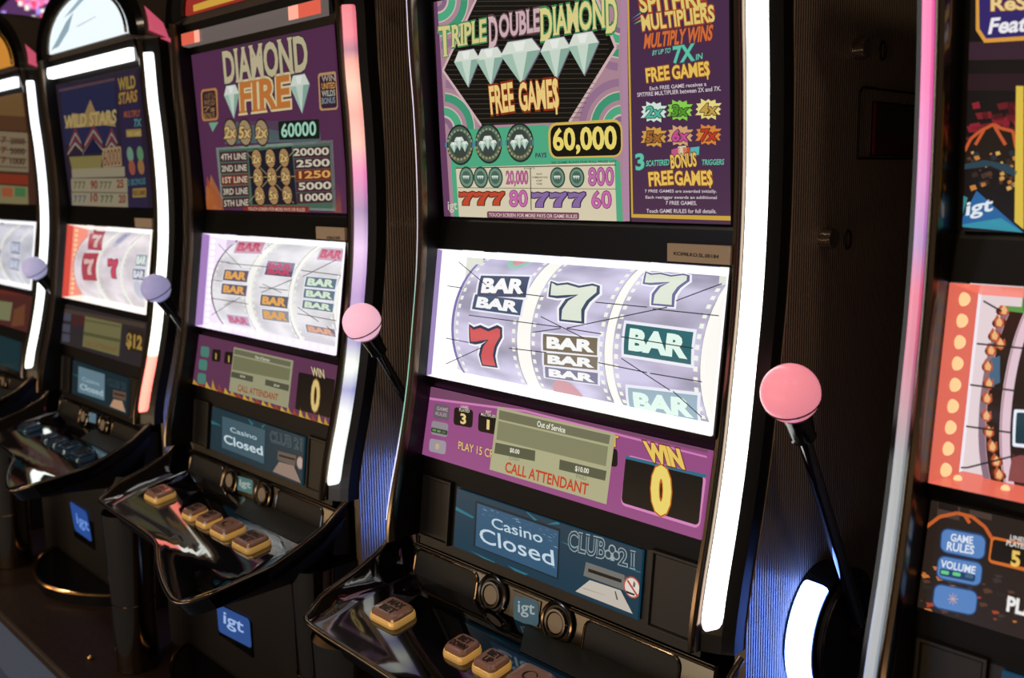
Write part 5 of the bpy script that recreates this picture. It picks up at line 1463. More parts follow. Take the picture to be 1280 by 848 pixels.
   ('P',7,'#c8a8a8',[-2217,193,-2246,206,-2224,181]),
   ('P',7,'#c8a8a8',[-2201,201,-2211,236,-2212,197]),
   ('P',7,'#c8a8a8',[-2186,192,-2171,229,-2194,199]),
   ('C',8,'#c8a8a8',-2203,173,19),
   ('R',5,'#d8702c',0.15,-1946,586,440,9,-1,243),
   ('R',6,'#1a1410',0.12,-1932,614,422,15,5,191),
   ('T',7,'#f0c860',0.03,'5',-1748,614,63,4,-9,128),
   ('T',7,'#e8e0d8',0.01,'LINES',-1786,837,126,5,-1,41),
   ('T',7,'#e8e0d8',0.01,'PLAYED',-1811,780,179,6,1,46),
   ('T',7,'#3a2c28',0.05,'PLAY',-1736,211,315,9,-2,125),
   ('T',8,'#f4f0ee',0.03,'PLAY',-1736,211,315,9,-2,125),
  ],
 },
}


# ------------------------------------------------------------------ the slot machine
FR = [(-.31, -.056), (-.25, -.047), (-.17, -.026), (-.09, -.008), (0, .006), (.10, .019), (.204, .024), (.32, .022), (.40, .017), (.50, .0145), (.54, .012)]
F = lambda z: smooth_interp(FR, z)
def zs(a, b, n): return [a + (b - a) * i / n for i in range(n + 1)]
WHITE_STRIP = [(0, '#fff2f6'), (.1, '#ffffff'), (1, '#fffffa')]
STYLE = {
 'A': dict(right=([(0, '#f4fff8'), (1, '#eef4ff')], 2.2), left=([(0, '#f4fff8'), (1, '#f4fff8')], 1.2), bar=('#f4f8ff', 2.0), ball=('#b9b6dd', .55), reel=('#e6e6f4', '#ffffff', '#ffffff'), mask='#e8e8f4', us='#4a2c20', lp='#5a2c28', cp='#102a30', top='#d08a34', caps=False),
 'B': dict(right=([(0, '#ff6a5a'), (.155, '#ff7a6a'), (.165, '#f6fff4'), (1, '#f4f8ff')], 2.4), left=([(0, '#e8406a'), (.13, '#e8406a'), (.15, '#4ab0b8'), (.4, '#5aa0a8'), (.5, '#b8687c'), (.8, '#c8a0a8'), (1, '#e8e0e8')], .75), bar=('#ffffff', 2.4), ball=('#a9a6d2', .5), reel=('#f4eaf0', '#ff5a4a', '#fff6ea'), mask='#f4d8e0', us='#2f2438', lp='#3a3236', cp='#10242c', top='#e4eef2', caps=True),
 'C': dict(right=([(0, '#f0fff8'), (.15, '#eef4f4'), (.2, '#7a86c4'), (.25, '#f4fff0'), (.3, '#8a8ac0'), (.4, '#9a7ac0'), (.5, '#dcbce8'), (.58, '#8a6aa4'), (.66, '#e070b0'), (.72, '#f4b4a4'), (.78, '#f09a90'), (.84, '#f6c0a8'), (.885, '#f09c8c'), (.91, '#a0587c'), (.94, '#e86a84'), (1, '#d85a70')], 1.0), left=([(0, '#f4f4ff'), (.12, '#e8ecff'), (.2, '#5a8ac4'), (.45, '#6a7aa8'), (.6, '#b8b4b0'), (.8, '#e0a8b8'), (1, '#e8d0d0')], .9), bar=('#8a7c76', .5), ball=('#f4b8cc', .8), reel=('#eceaee', '#b48ad0', '#fff4ff'), mask='#e6d4ee', us='#5a2f52', lp='#6a3a5a', cp='#0d2c38', top='#9a2c24', caps=False),
 'D': dict(right=(WHITE_STRIP, 3.6), left=([(0, '#f4f0ff'), (.14, '#e8e0ff'), (.18, '#58b8a0'), (.42, '#58b098'), (.52, '#c8c4d8'), (.7, '#e8e0f4'), (1, '#d8ccf0')], .95), bar=('#ffffff', 2.0), ball=('#f0909e', .7), reel=('#cfc8e6', '#a890c8', '#ffffff'), mask='#eef0e4', us='#0d0b09', lp='#9c5088', cp='#0b3346', top='#9a8a60', caps=False),
 'E': dict(right=(WHITE_STRIP, 2.0), left=([(0, '#7a90a0'), (.3, '#788a94'), (.42, '#b84a7c'), (.5, '#d8407c'), (.56, '#9a6ab8'), (.64, '#d070c0'), (.75, '#ec4aa8'), (1, '#f050a0')], .9), bar=('#ffffff', 2.0), ball=('#ee8492', .7), reel=('#5a3a34', '#e86c58', '#f4e0e4'), mask='#efdce0', us='#191312', lp='#2a1f1a', cp='#0f3a54', top='#7a3030', caps=False),
}
def emit_tone(hexc, k):
    h = hexc.lstrip('#'); return '#%02x%02x%02x' % tuple(min(255, int(int(h[i:i + 2], 16) * k)) for i in (0, 2, 4))

# the lit right-hand edge lies flush with the screens, the left-hand one stands proud of them
def rail_front(s, z): return F(z) + (.033 if s > 0 else 0)
def side_rail(s):
    prof = [(.2545, .040), (.2545, .004), (.2630, .003), (.2650, .0075), (.2860, .0165), (.2985, .0240), (.2990, .0500), (.2545, .0500)] if s > 0 else \
           [(.2545, .040), (.2550, .006), (.2665, .004), (.2700, .0075), (.2845, .0165), (.294, .024), (.2945, .060), (.2545, .060)]
    return MB().loft([[(s * x, rail_front(s, z) + y, z) for x, y in prof] for z in zs(-.31, .53, 40)], RAIL, False)
def chrome_trim(s):
    prof = [(.2530, .012), (.2532, -.001), (.2555, -.0050), (.2600, -.0055), (.2630, -.002), (.2640, .010)] if s > 0 else \
           [(.2550, .010), (.2553, -.001), (.2570, -.0050), (.2610, -.0060), (.2650, -.0040), (.2680, .0005), (.2685, .010)]
    return MB().loft([[(s * x, rail_front(s, z) + y, z) for x, y in prof] for z in zs(-.31, .53, 40)], CHROME, True)
def light_strip(s, mt):
    secs = []
    for z, k in [(-.282, .25), (-.280, .7), (-.275, .93), (-.268, 1)] + [(z, 1) for z in zs(-.25, .49, 36)] + [(.498, .97), (.501, .8)]:
        c = .2755 if s > 0 else .2768; hw = (.0098 if s > 0 else .0072) * k
        secs.append([(s * (c + dx * hw), rail_front(s, z) + dy, z) for dx, dy in ((-1, .014), (-1, .003), (-.8, .0012), (-.2, .0032), (.4, .0060), (.85, .0088), (1, .0110), (1, .018))])
    return MB().loft(secs, mt, True)
ZD = [(-.31, -.4185), (.1, -.3570)]
YF = [(-.307, -.150), (-.300, -.176), (-.285, -.187), (-.15, -.193), (-.025, -.200), (.03, -.212), (.075, -.231), (.15, -.260), (.225, -.283), (.280, -.293), (.303, -.285), (.317, -.262)]
RL = [(-.19, -.403), (-.14, -.378), (-.09, -.364), (-.038, -.342), (-.005, -.312), (.03, -.30)]
RR = [(-.295, -.386), (-.255, -.381), (-.157, -.371), (-.11, -.355), (-.059, -.333), (-.018, -.302), (.03, -.295)]
def deck_z(x, y):
    zd = interp(ZD, max(y, -.19)) + (0 if y > -.19 else (y + .19) * -.06)
    if x < -.262: s = min(1, (-.262 - x) / .045); return zd + (max(interp(RL, y), zd) - zd) * s ** 1.6
    if x > .262: s = min(1, (x - .262) / .055); return zd + (max(interp(RR, y), zd) - zd) * s ** 1.6
    return zd
def deck_grid():
    xs = [-.307, -.303, -.296, -.285, -.272, -.262] + zs(-.24, .24, 24) + [.262, .275, .288, .298, .306, .313, .317]
    rows = zs(0, 1, 16)
    yb = lambda x: .02 if x < .262 else -.014
    g = [[(x, yb(x) + (smooth_interp(YF, x) - yb(x)) * t, 0) for t in rows] for x in xs]
    return [[(x, y, deck_z(x, y)) for x, y, _ in c] for c in g]
def button_deck():
    g = deck_grid(); mb = MB(); n = len(g); m = len(g[0]); vs = [p for c in g for p in c]
    mb.add(vs, [(i * m + j, (i + 1) * m + j, (i + 1) * m + j + 1, i * m + j + 1) for i in range(n - 1) for j in range(m - 1)], PIANO, True)
    edge = [g[0][j] for j in range(m)] + [g[i][m - 1] for i in range(1, n)] + [g[n - 1][j] for j in range(m - 2, -1, -1)]
    low = [(x * .985, y * .94 if y < 0 else y, z - .026) for x, y, z in edge]
    mb.loft([edge, low], BLACK, True, False)
    # underside
    cx = [(x * .74, -.02 + (y + .02) * .28 if y < -.02 else y, -.45) for x, y, z in low]
    mb.loft([low, cx], SATIN, True, False)
    return mb, edge
def lever_arm(root, st):
    B = Vector((.36, 0, 0)); E = Vector((.352, .200, -.334)); d = (E - B).normalized()
    lv = MB()
    lv.tube([B + d * .055, E], [.0075, .0090], PIANO, 14)
    lever = lv.build('lever', root)
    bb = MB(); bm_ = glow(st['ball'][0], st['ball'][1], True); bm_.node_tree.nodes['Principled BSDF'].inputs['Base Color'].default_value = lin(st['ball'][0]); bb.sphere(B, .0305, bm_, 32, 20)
    bb.build('lever_ball', lever)
    MB().torus(B + d * .010, d, .0290, .0011, DARK, 40, 6).build('ball_seam', lever)
    MB().tube([B + d * .028, B + d * .036, B + d * .058, B + d * .062, B + d * .066], [.0165, .0155, .0130, .0140, .0085], BLACK, 20).build('lever_collar', lever)
    cy, cz, r = .185, -.337, .081
    hub = MB().cyl((.300, cy, cz), (.338, cy, cz), r, BLACK, 48)
    hub.cyl((.338, cy, cz), (.345, cy, cz), r * .86, SATIN, 40); hub.cyl((.338, E.y, E.z), (.360, E.y, E.z), .020, BLACK, 24)
    hub.build('lever_hub', lever)
    MB().torus((.345, cy, cz), (1, 0, 0), r * .86, .0018, CHROME, 48, 6).build('hub_ring', lever)
    arc = []
    for i in range(25):
        t = math.radians(122 + (262 - 122) * i / 24); k = 1 if 0 < i < 24 else .8
        c, s_ = math.cos(t), math.sin(t)
        arc.append([(x, cy + c * q, cz + s_ * q) for x, q in ((.306, r - .002), (.307, r + .007 * k), (.312, r + .012 * k), (.331, r + .010 * k), (.336, r + .006 * k), (.337, r - .002))])
    MB().loft(arc, HUBGLOW, True).build('hub_light', lever)
HUBGLOW = ramp_glow('hub_led', [(0, '#5c86ff'), (1, '#6a90ff')], 14.0)
def side_fittings(root):
    sp = MB().loft([[(.286, F(z) + .078, z), (.3000, F(z) + .078, z), (.3000, .60, z), (.286, .60, z)] for z in [-.74] + zs(-.31, .525, 30)], GROOVE).build('side_panel', root)
    X = .3000
    for y, z in ((.241, .368), (.173, .147)):
        MB().cyl((X, y, z), (X + .014, y, z), .0125, BRIGHT, 24, .0115).build('side_lock', sp)
    for y, z in ((.309, .372), (.234, .142)):
        sec = []
        for k in range(29):
            q = 2 * math.pi * k / 28; sec.append((X + .0005, y + .008 * math.cos(q), z + .011 * math.sin(q)))
        MB().tube(sec, .0016, DARK, 6, False).build('lock_ring', sp)
    fr = [(.252, .240), (.252, .319), (.259, .325), (.44, .325), (.44, .240), (.252, .240)]
    MB().tube([(X + .0005, y, z) for y, z in fr], .0016, BLACK, 6).build('placard_frame', sp)
    pl = MB().box(X - .001, X + .001, .287, .43, .243, .310, mat('placard', '#1c1a16', .12, 0, .6, .5)).build('placard', sp)
    MB().box(X + .001, X + .0018, .290, .297, .245, .308, mat('placard_edge', '#8a2440', .3)).build('placard_edge', pl)
    MB().box(X + .001, X + .0016, .301, .427, .245, .268, mat('placard_red', '#5a2018', .3)).box(X + .001, X + .0016, .301, .427, .268, .308, mat('placard_green', '#3a3e30', .3)).build('placard_print', pl)
def reel_unit(root, key, st, data):
    fn = on_plane('RG'); tone, edgec, whitec = st['reel']; L = .190
    strong = 1.0 if key == 'E' else 1.25
    # lit surround: sloping walls from the pane back to the mask
    rb = MB(); D = .048; x0, x1, x2, x3 = -.253, .253, -.240, .243; b0, b1, b2, b3 = 0, L, .010, L - .008
    o = [(x0, b0), (x1, b0), (x1, b1), (x0, b1)]; q = [(x2, b2), (x3, b2), (x3, b3), (x2, b3)]
    mid = lambda i, t: (o[i][0] + (q[i][0] - o[i][0]) * t, o[i][1] + (q[i][1] - o[i][1]) * t)
    side = {0: whitec, 1: whitec, 2: whitec, 3: edgec}
    if key in 'E': side = {0: edgec, 1: edgec, 2: edgec, 3: edgec}
    if key == 'C': side = {0: '#ead8f6', 1: whitec, 2: '#f6eefc', 3: edgec}
    for i in range(4):
        j = (i + 1) % 4
        cut = {'D': .16, 'C': .3, 'B': .3, 'A': .1, 'E': .9}[key] if i == 3 else 0
        inner = {'D': '#fffdff', 'C': '#f2e4fa', 'B': '#ff9a84', 'A': '#ffffff', 'E': '#f6ecf4'}[key]
        for t0, t1, cc, pw in ((0, cut, side[i], .95), (cut, 1, inner if i == 3 else side[i], strong)):
            if t1 > t0: rb.add([fn(*mid(i, t0), -D * t0), fn(*mid(j, t0), -D * t0), fn(*mid(j, t1), -D * t1), fn(*mid(i, t1), -D * t1)], [(0, 1, 2, 3)], glow(cc, pw, True))
    lit = rb.build('reel_surround', root)
    nb = 9 if key == 'E' else 14
    bc = {'E': '#ffc48c', 'B': '#ffc890', 'C': '#fffaff', 'D': '#fffaff', 'A': '#ffffff'}[key]
    dots = [(-.2475, .012 + (L - .026) * i / (nb - 1), -.022) for i in range(nb)]
    for i in range(nb if key != 'A' else 0):
        a, b, l = dots[i]; c = fn(a, b, l)
        MB().sphere(c, .0068 if key == 'E' else .0040, glow(bc, 1.25 if key == 'E' else 1.5), 12, 8).build('led_bulb', lit)
    nb2 = 12 if key == 'E' else 18
    for i in range(nb2 if key in 'CDE' else 0):
        c = fn(-.235 + .47 * i / (nb2 - 1), .0052, -.024); MB().sphere(c, .0040, glow(bc, 1.4), 10, 6).build('led_bulb', lit)
    # mask behind the drums
    mk = MB()
    for a, b in ((-.252, -.203), (.212, .252)): mk.add([fn(a, -.01, -D), fn(b, -.01, -D), fn(b, L + .01, -D), fn(a, L + .01, -D)], [(0, 1, 2, 3)], glow(st['mask'], .95))
    mk.build('reel_mask', lit)
    MB().box(-.256, .256, .20, .27, -.10, .14, DARK).build('reel_case', root)
    for k, cx in enumerate((-.1455, .0135, .157)):
        cx = (-.1455, .0120, .1570)[k]
        th = zs(-1.25, 1.25, 30); hw = .0655
        d = MB(); d.loft([[on_drum(cx - hw, t * DR, 0), on_drum(cx + hw, t * DR, 0)] for t in th], REELTONE(key, tone), True, False, False)
        reel = d.build('reel', root)
        rim = MB()
        for s in (-1, 1):
            w1 = .0068 if (k, s) in ((0, -1), (2, 1)) else .0135
            rim.loft([[on_drum(cx + s * hw, t * DR, -.0006), on_drum(cx + s * (hw + w1), t * DR, -.0006)] for t in th], glow('#fffdf6' if key != 'E' else '#d8b0b4', 1.05), True, False, False)
            if (k, s) == (0, -1): rim.loft([[on_drum(cx + s * (hw + w1 - .0062), t * DR, .0004), on_drum(cx + s * (hw + w1), t * DR, .0004)] for t in th], glow({'D': '#8478b2', 'C': '#6a4a70', 'B': '#c88aa0'}.get(key, '#8a7080'), 1), True, False, False)
        for x in (cx - hw - (.0068 if k == 0 else .0135), cx + hw + (.0068 if k == 2 else .0135)):
            ar = [on_drum(x, t_ * DR, -.0006) for t_ in th]; rim.add(ar, [tuple(range(len(ar)))], glow('#fffdf6' if key != 'E' else '#d8b0b4', 1.0))
        pf = MB()
        for s in (-1, 1):
            for t in zs(-.95, .95, 17):
                a = cx + s * (hw - .006); pf.add([on_drum(a - .003, t * DR - .003, .0004), on_drum(a + .003, t * DR - .003, .0004), on_drum(a + .003, t * DR + .003, .0004), on_drum(a - .003, t * DR + .003, .0004)], [(0, 1, 2, 3)], glow('#f4f6ec' if key != 'E' else '#3a2420', 1.05))
        rim.build('reel_rim', reel)
        pf = pf.build('perforation', reel); pf['kind'] = 'stuff'
        for e in data.get('D%d' % (k + 1), []):
            mb = MB()
            for l, c, vs, fs in prims(e):
                vs, fs = clipped('D%d' % k, vs, fs)
                mb.add([on_drum(a, b, .0005 + l * STEP) for a, b in vs], fs, glow(c, 1))
            mb.build('reel_symbol', reel)
    pane = slab('RG', -.2535, .2535, 0, L, .0015, PANE, .0022).build('reel_glass', root)
    for e in data.get('RG', []):
        mb = MB()
        for l, c, vs, fs in prims(e):
            vs, fs = clipped('RG', vs, fs)
            if fs: mb.add([fn(a, b, .0002) for a, b in vs], fs, mat('payline_ink_' + c, c, .5))
        if mb.f: mb.build('payline', pane)
def REELTONE(key, tone):
    k = 'reel_tone_' + key
    if k in MATS: return MATS[k]
    m = bpy.data.materials.new(k); m.use_nodes = True; nt = m.node_tree; b = nt.nodes['Principled BSDF']
    tc = nt.nodes.new('ShaderNodeTexCoord'); mp = nt.nodes.new('ShaderNodeMapping'); mp.inputs['Scale'].default_value = (.4, 1, 1)
    nz = nt.nodes.new('ShaderNodeTexNoise'); nz.inputs['Scale'].default_value = 22; r = nt.nodes.new('ShaderNodeValToRGB')
    r.color_ramp.elements[0].position = .36; r.color_ramp.elements[0].color = lin(emit_tone(tone, .78 if key in 'DE' else .9)); r.color_ramp.elements[1].position = .62; r.color_ramp.elements[1].color = lin(emit_tone(tone, 1.05))
    nt.links.new(tc.outputs['Object'], mp.inputs[0]); nt.links.new(mp.outputs[0], nz.inputs['Vector']); nt.links.new(nz.outputs['Fac'], r.inputs[0]); nt.links.new(r.outputs[0], b.inputs['Emission Color'])
    b.inputs['Emission Strength'].default_value = 1.0; b.inputs['Base Color'].default_value = (.02, .02, .02, 1); b.inputs['Roughness'].default_value = .4
    MATS[k] = m
    return m
def arrow_ring(mb, c, r, z, mt):
    p = [(c[0] + r * math.cos(t), c[1] + r * math.sin(t), z) for t in (math.radians(a) for a in range(20, 320, 15))]
    mb.tube(p, .0011, mt, 6)
BUTTONS = [(-.190, -.107, .060, .044, 'MAX|BET'), (-.040, -.108, .042, .038, 'BET|DOWN'), (.016, -.108, .042, .038, 'BET|UP'), (.083, -.107, .060, .046, ''), (.168, -.109, .062, .046, 'REPEAT|BET')]
def buttons(root, key):
    blue = key in 'AB'  # on these machines the blue reflected by the buttons is put into their colour
    ink = mat('legend_ink', '#241812', .4); gold = mat('button_reflected_blue', '#5f7f9c', .2, .8) if blue else GOLD; cap = mat('cap_reflected_blue', '#33506c', .12, .4, .5, .8) if blue else CAP
    for x, y, w_, d_, t in BUTTONS:
        z = deck_z(x, y); sl = -.15          # the deck falls towards the player
        def ring(k, h):
            return [(x + (u - .5) * w_ * k, y + (v - .5) * d_ * k, z + (v - .5) * d_ * k * .15 + h) for u, v in rrect(w_, d_, .22)]
        b = MB().loft([ring(1, -.004), ring(1.02, .004), ring(.98, .0085), ring(.90, .0095)], gold, False).build('button', root)
        MB().loft([ring(.93, .009), ring(.91, .0125), ring(.82, .0150), ring(.66, .0155)], cap, False).build('button_cap', b)
        lg = MB()
        if t:
            for i, word in enumerate(t.split('|')):
                vs, fs = text_shape(word, .03); hh = d_ * .24; yy = y + d_ * (.05 - .33 * i); ww = w_ * .66 * min(1, len(word) / 4)
                lg.add([(x + (u - .5) * ww, yy + v * hh, z + (yy + v * hh - y) * .15 + .0162) for u, v in vs], fs, ink)
        else: arrow_ring(lg, (x, y), .009, z + .0160, ink)
        lg.build('button_legend', b)
def topper(root, key, st, data):
    n = 28
    ell = lambda a, b, y, z0: [(a * math.cos(t), y, z0 + b * math.sin(t)) for t in (math.pi * i / n for i in range(n + 1))]
    mb = MB(); SH = mat('dome_shell', '#7a7066', .24, .6, .5, .4)
    mb.loft([ell(.318, .180, .034, .53), ell(.318, .180, .10, .53), ell(.312, .172, .42, .53), ell(.27, .14, .47, .53)], SH, True, True, True)
    mb.loft([ell(.318, .180, .034, .53), ell(.310, .172, .022, .53), ell(.275, .142, .020, .535), ell(.243, .119, .030, .542), ell(.236, .113, .034, .545)], BLACK, True, False, False)
    tp = mb.build('topper', root)
    MB().loft([ell(.236, .113, .030, .545), ell(.236, .113, .038, .545)], glow(st['top'], 1.15 if key == 'B' else .9, True), False, True, True).build('arch_glass', tp)
    MB().torus((0, .028, .545), (0, 1, 0), .2, .001, CHROME, 4, 4) if False else None
    tr = MB(); tr.tube([(p[0], .026, p[2]) for p in ell(.240, .116, 0, .545)], .0032, CHROME, 8); tr.build('arch_trim', tp)
    if key == 'C':
        fn = on_plane('TP'); g = MB(); g.add([(-.2, .0292, .548), (.2, .0292, .548), (.17, .0292, .572), (-.1, .0292, .562), (-.2, .0292, .560)], [(0, 1, 2, 3, 4)], glow('#c89a3c', 1)); g.build('arch_band', tp)
        t = MB(); vs, fs = text_shape('sp', .01); t.add([(-.16 + .07 * u, .0292, .572 + .045 * v) for u, v in vs], fs, glow('#e88a6a', 1)); t.build('arch_script', tp)
    if data.get('TP'): printed('TP', data['TP'], tp, ('arch_artwork', 'arch_lettering'), .0)
    lens = MB(); lens.loft([[(.300, .040, .540), (.300, .100, .522), (.300, .085, .560), (.296, .045, .595)], [(.330, .045, .543), (.334, .072, .534), (.330, .066, .560), (.316, .047, .583)]], glow('#d85a74', .8, True), False); lens.build('side_lens_highlight', tp)  # pink reflected highlight on the lens, given as its own glow
DIM = {'A': .6, 'B': .52, 'C': .72, 'D': .86, 'E': .9}
def machine(key, label):
    st = STYLE[key]; data = PRINT.get(key, {}); m = 'ABCDE'.index(key) - 3
    root = bpy.data.objects.new('slot_machine', None); COL.objects.link(root); root.location = (m * PITCH, 0, 0)
    root['label'] = label; root['category'] = 'slot machine'; root['group'] = 'slot machines standing in the row'
    # carcass
    cb = MB().box(-.286, .286, .27, .60, -.74, .53, SATIN).box(-.286, .286, .105, .27, .14, .53, SATIN).box(-.286, .286, .105, .27, -.74, -.10, SATIN).box(-.286, -.258, .105, .27, -.10, .14, SATIN).box(.258, .286, .105, .27, -.10, .14, SATIN)
    cb.build('cabinet', root)
    side_fittings(root)
    MB().loft([[(-.286, F(z) + .068, z), (-.3000, F(z) + .068, z), (-.3000, .60, z), (-.286, .60, z)] for z in [-.74] + zs(-.31, .525, 30)], GROOVE).build('side_panel', root)
    for s in (-1, 1):
        r = side_rail(s).build('side_rail', root); chrome_trim(s).build('chrome_trim', r)
        stops, power = st['right' if s > 0 else 'left']
        light_strip(s, ramp_glow('led_strip_%s_%d' % (key, s), stops, power)).build('light_strip', root)
    bz = MB()
    up = [(.034, .53), (.0395, .500), (.0465, .472), (.0600, .167), (.0570, .160), (.0480, .1195)]
    lo = [(.0200, -.0695), (.0290, -.087), (.0080, -.189), (.0090, -.223), (-.0010, -.310), (-.0030, -.326)]
    for pr in (up, lo): bz.loft([[(-.256, y, z) for y, z in pr] + [(-.256, .10, pr[-1][1]), (-.256, .10, pr[0][1])], [(.256, y, z) for y, z in pr] + [(.256, .10, pr[-1][1]), (.256, .10, pr[0][1])]], BEZEL)
    for s in (-1, 1): bz.loft([[(s * .2535, .0480, .1195), (s * .256, .0480, .1195), (s * .256, .10, .1195), (s * .2535, .10, .1195)], [(s * .2535, .0200, -.0695), (s * .256, .0200, -.0695), (s * .256, .10, -.0695), (s * .2535, .10, -.0695)]], BEZEL)
    bz.build('front_bezel', root)
    bar = MB().loft([[(x, y, z) for y, z in ((.0355, .485), (.024, .486), (.022, .4985), (.024, .511), (.0355, .512))] for x in (-.242, -.238, .248, .252)], glow(st['bar'][0], st['bar'][1], True), False)
    bar = bar.build('top_light_bar', root)
    if key == 'C':
        for x0, x1 in ((-.240, -.170), (.165, .250)): MB().box(x0, x1, .0205, .0215, .4875, .5095, glow('#e0604a', 1)).build('bar_segment', bar)
        for x0, x1 in ((-.185, -.165), (.155, .185)): MB().box(x0, x1, .0200, .0210, .4875, .5095, glow('#ffb098', 1)).build('bar_segment', bar)
    us = slab('US', -.247, .25, 0, .3053, .004, glow(st['us'], DIM[key])).build('top_screen', root); printed('US', data.get('US', []), us, dim=DIM[key])
    if key in 'BCD':
        lb = MB().box(.170, .256, .0445, .052, .1225, .1435, PLATE).build('serial_plate', root)
        ink = mat('plate_ink', '#1f1a14', .6); mb = MB()
        for e in data.get('LB', []):
            for l, c, vs, fs in prims(e): mb.add([(a, .0442, .124 + b) for a, b in vs], fs, ink)
        if mb.f: mb.build('serial_number', lb)
    reel_unit(root, key, st, data)
    ps = slab('LP', -.252, .25, 0, .1021, .004, glow(st['lp'], DIM[key])).build('play_screen', root); printed('LP', data.get('LP', []), ps, dim=DIM[key])
    if 'LPM' in data: printed('LP', data['LPM'], ps, ('message_box', 'message_lettering'), .0006, DIM[key])
    cp = slab('CP', -.174, .167, 0, .0856, .004, glow(st['cp'], 1)).build('player_panel', root); printed('CP', data.get('CP', []), cp, ('panel_artwork', 'panel_lettering'))
    if 'CPS' in data: printed('CP', data['CPS'], cp, ('closed_display', 'display_lettering'), .0004)
    if 'CPC' in data: printed('CP', data['CPC'], cp, ('card_slot_picture', 'card_lettering'), .0004)
    fn = on_plane('CP')
    for x0, x1 in ((-.252, -.186), (.180, .250)):
        q = [(x0, -.004), (x1, -.004), (x1, .092), (x0, .092)]; k = lambda d: [(x0 + d, -.004 + d), (x1 - d, -.004 + d), (x1 - d, .092 - d), (x0 + d, .092 - d)]
        sg = MB().loft([[fn(a, b, -.004) for a, b in k(0)], [fn(a, b, .002) for a, b in k(.001)], [fn(a, b, .002) for a, b in k(.004)], [fn(a, b, -.001) for a, b in k(.006)]], SATIN).build('speaker_grille', root)
    # lower trim with jack rings, badge and pockets
    ft = on_plane('LT'); LL = math.hypot(.01, .045)
    lt = MB().loft([[ft(-.27, -.03, 0), ft(.275, -.03, 0), ft(.275, -.03, -.04), ft(-.27, -.03, -.04)], [ft(-.27, LL, 0), ft(.275, LL, 0), ft(.275, LL, -.04), ft(-.27, LL, -.04)]], BLACK).build('lower_trim', root)
    tr = MB().tube([ft(-.27, LL - .003, .001), ft(.275, LL - .003, .001)], .0022, CHROME, 8).build('trim_line', lt)
    nrm = Vector(ft(0, 0, 1)) - Vector(ft(0, 0, 0))
    for x in (-.087, .037):
        c = Vector(ft(x, .020, 0))
        jr = MB().torus(c + nrm * .003, nrm, .0255, .0032, CHROME, 32, 8); jr.cyl(c - nrm * .002, c + nrm * .0035, .0245, SATIN, 32)
        j = jr.build('jack_ring', lt)
        MB().torus(c + nrm * .005, nrm, .0165, .0030, BLACK, 28, 6).build('ring_lip', j)
        MB().cyl(c + nrm * .002, c + nrm * .0065, .0130, BEIGE, 24).build('beige_disc', j)
    if 'LTB' in data:
        bd = slab('LT', -.051, .003, .003, .037, .002, BLACK, .0016).build('badge', lt); printed('LT', data['LTB'], bd, ('badge_plate', 'badge_lettering'), .0018)
    for x0, x1 in ((-.262, -.122), (.082, .230)):
        pts = [ft(x0 + (x1 - x0) * u, -.006 + .046 * v, .001) for u, v in rrect(x1 - x0, .046, .28)]
        pk = MB().tube(pts + [pts[0]], .0017, CHROME, 6, False); pk = pk.build('pocket_frame', lt)
        MB().add([ft(x0 + (x1 - x0) * u, -.006 + .046 * v, .0006) for u, v in rrect(x1 - x0, .046, .28)], [tuple(range(20))], DARK).build('pocket', pk)
    # deck
    mb, edge = button_deck(); dk = mb.build('button_deck', root)
    MB().tube([(x, y, z + .001) for x, y, z in edge], .0042, CHROME, 10).build('deck_rim', dk)
    MB().add([(x, y, deck_z(x, y) + .0008) for x, y in ((-.02, -.012), (.235, -.012), (.235, -.062), (.02, -.062))], [(0, 1, 2, 3)], mat('deck_inset', '#23241f', .45)).build('deck_inset', dk)
    buttons(root, key)
    lever_arm(root, st)
    # base
    bs = MB().box(-.290, .290, -.064, .10, -.74, -.42, SATIN)
    bs.loft([[(x, -.064 - .105 * math.cos(x / .21 * math.pi / 2) ** .7 if abs(x) < .2099 else -.064, z) for x in zs(-.21, .21, 20)] for z in (-.74, -.715)], BLACK, True, False)
    bs.add([(x, -.064 - .105 * max(0, math.cos(x / .21 * math.pi / 2)) ** .7, -.715) for x in zs(-.21, .21, 20)], [tuple(range(21))], BLACK)
    base = bs.build('base_cabinet', root)
    MB().tube([(x, -.066 - .105 * max(0, math.cos(x / .21 * math.pi / 2)) ** .7, -.713) for x in zs(-.208, .208, 24)], .0045, mat('brass_edge', '#b08a5a', .18, 1), 8).build('tray_lip', base)
    for x, y, k in ((-.242, -.150, 1), (.262, -.050, .75)):
        p = MB().tube([(x, y, -.415), (x, y - .002, -.50), (x, y - .004, -.60), (x, y - .0041, -.735), (x, y - .0041, -.7385)], [.050 * k, .045 * k, .041 * k, .041 * k, .041 * k], mat('pillar_metal', '#84735f', .12, 1.0), 28).build('pillar', base)
        MB().torus((x, y - .004, -.60), (0, 0, 1), .0415 * k, .0012, CHROME, 32, 6).build('pillar_seam', p)
    if 'BLB' in data:
        lp = slab('BL', -.062, .068, .004, .072, .003, BLACK, .0012).build('logo_plate', base); printed('BL', data['BLB'], lp, ('logo_field', 'logo_lettering'), .0014)
    topper(root, key, st, data)
    return root

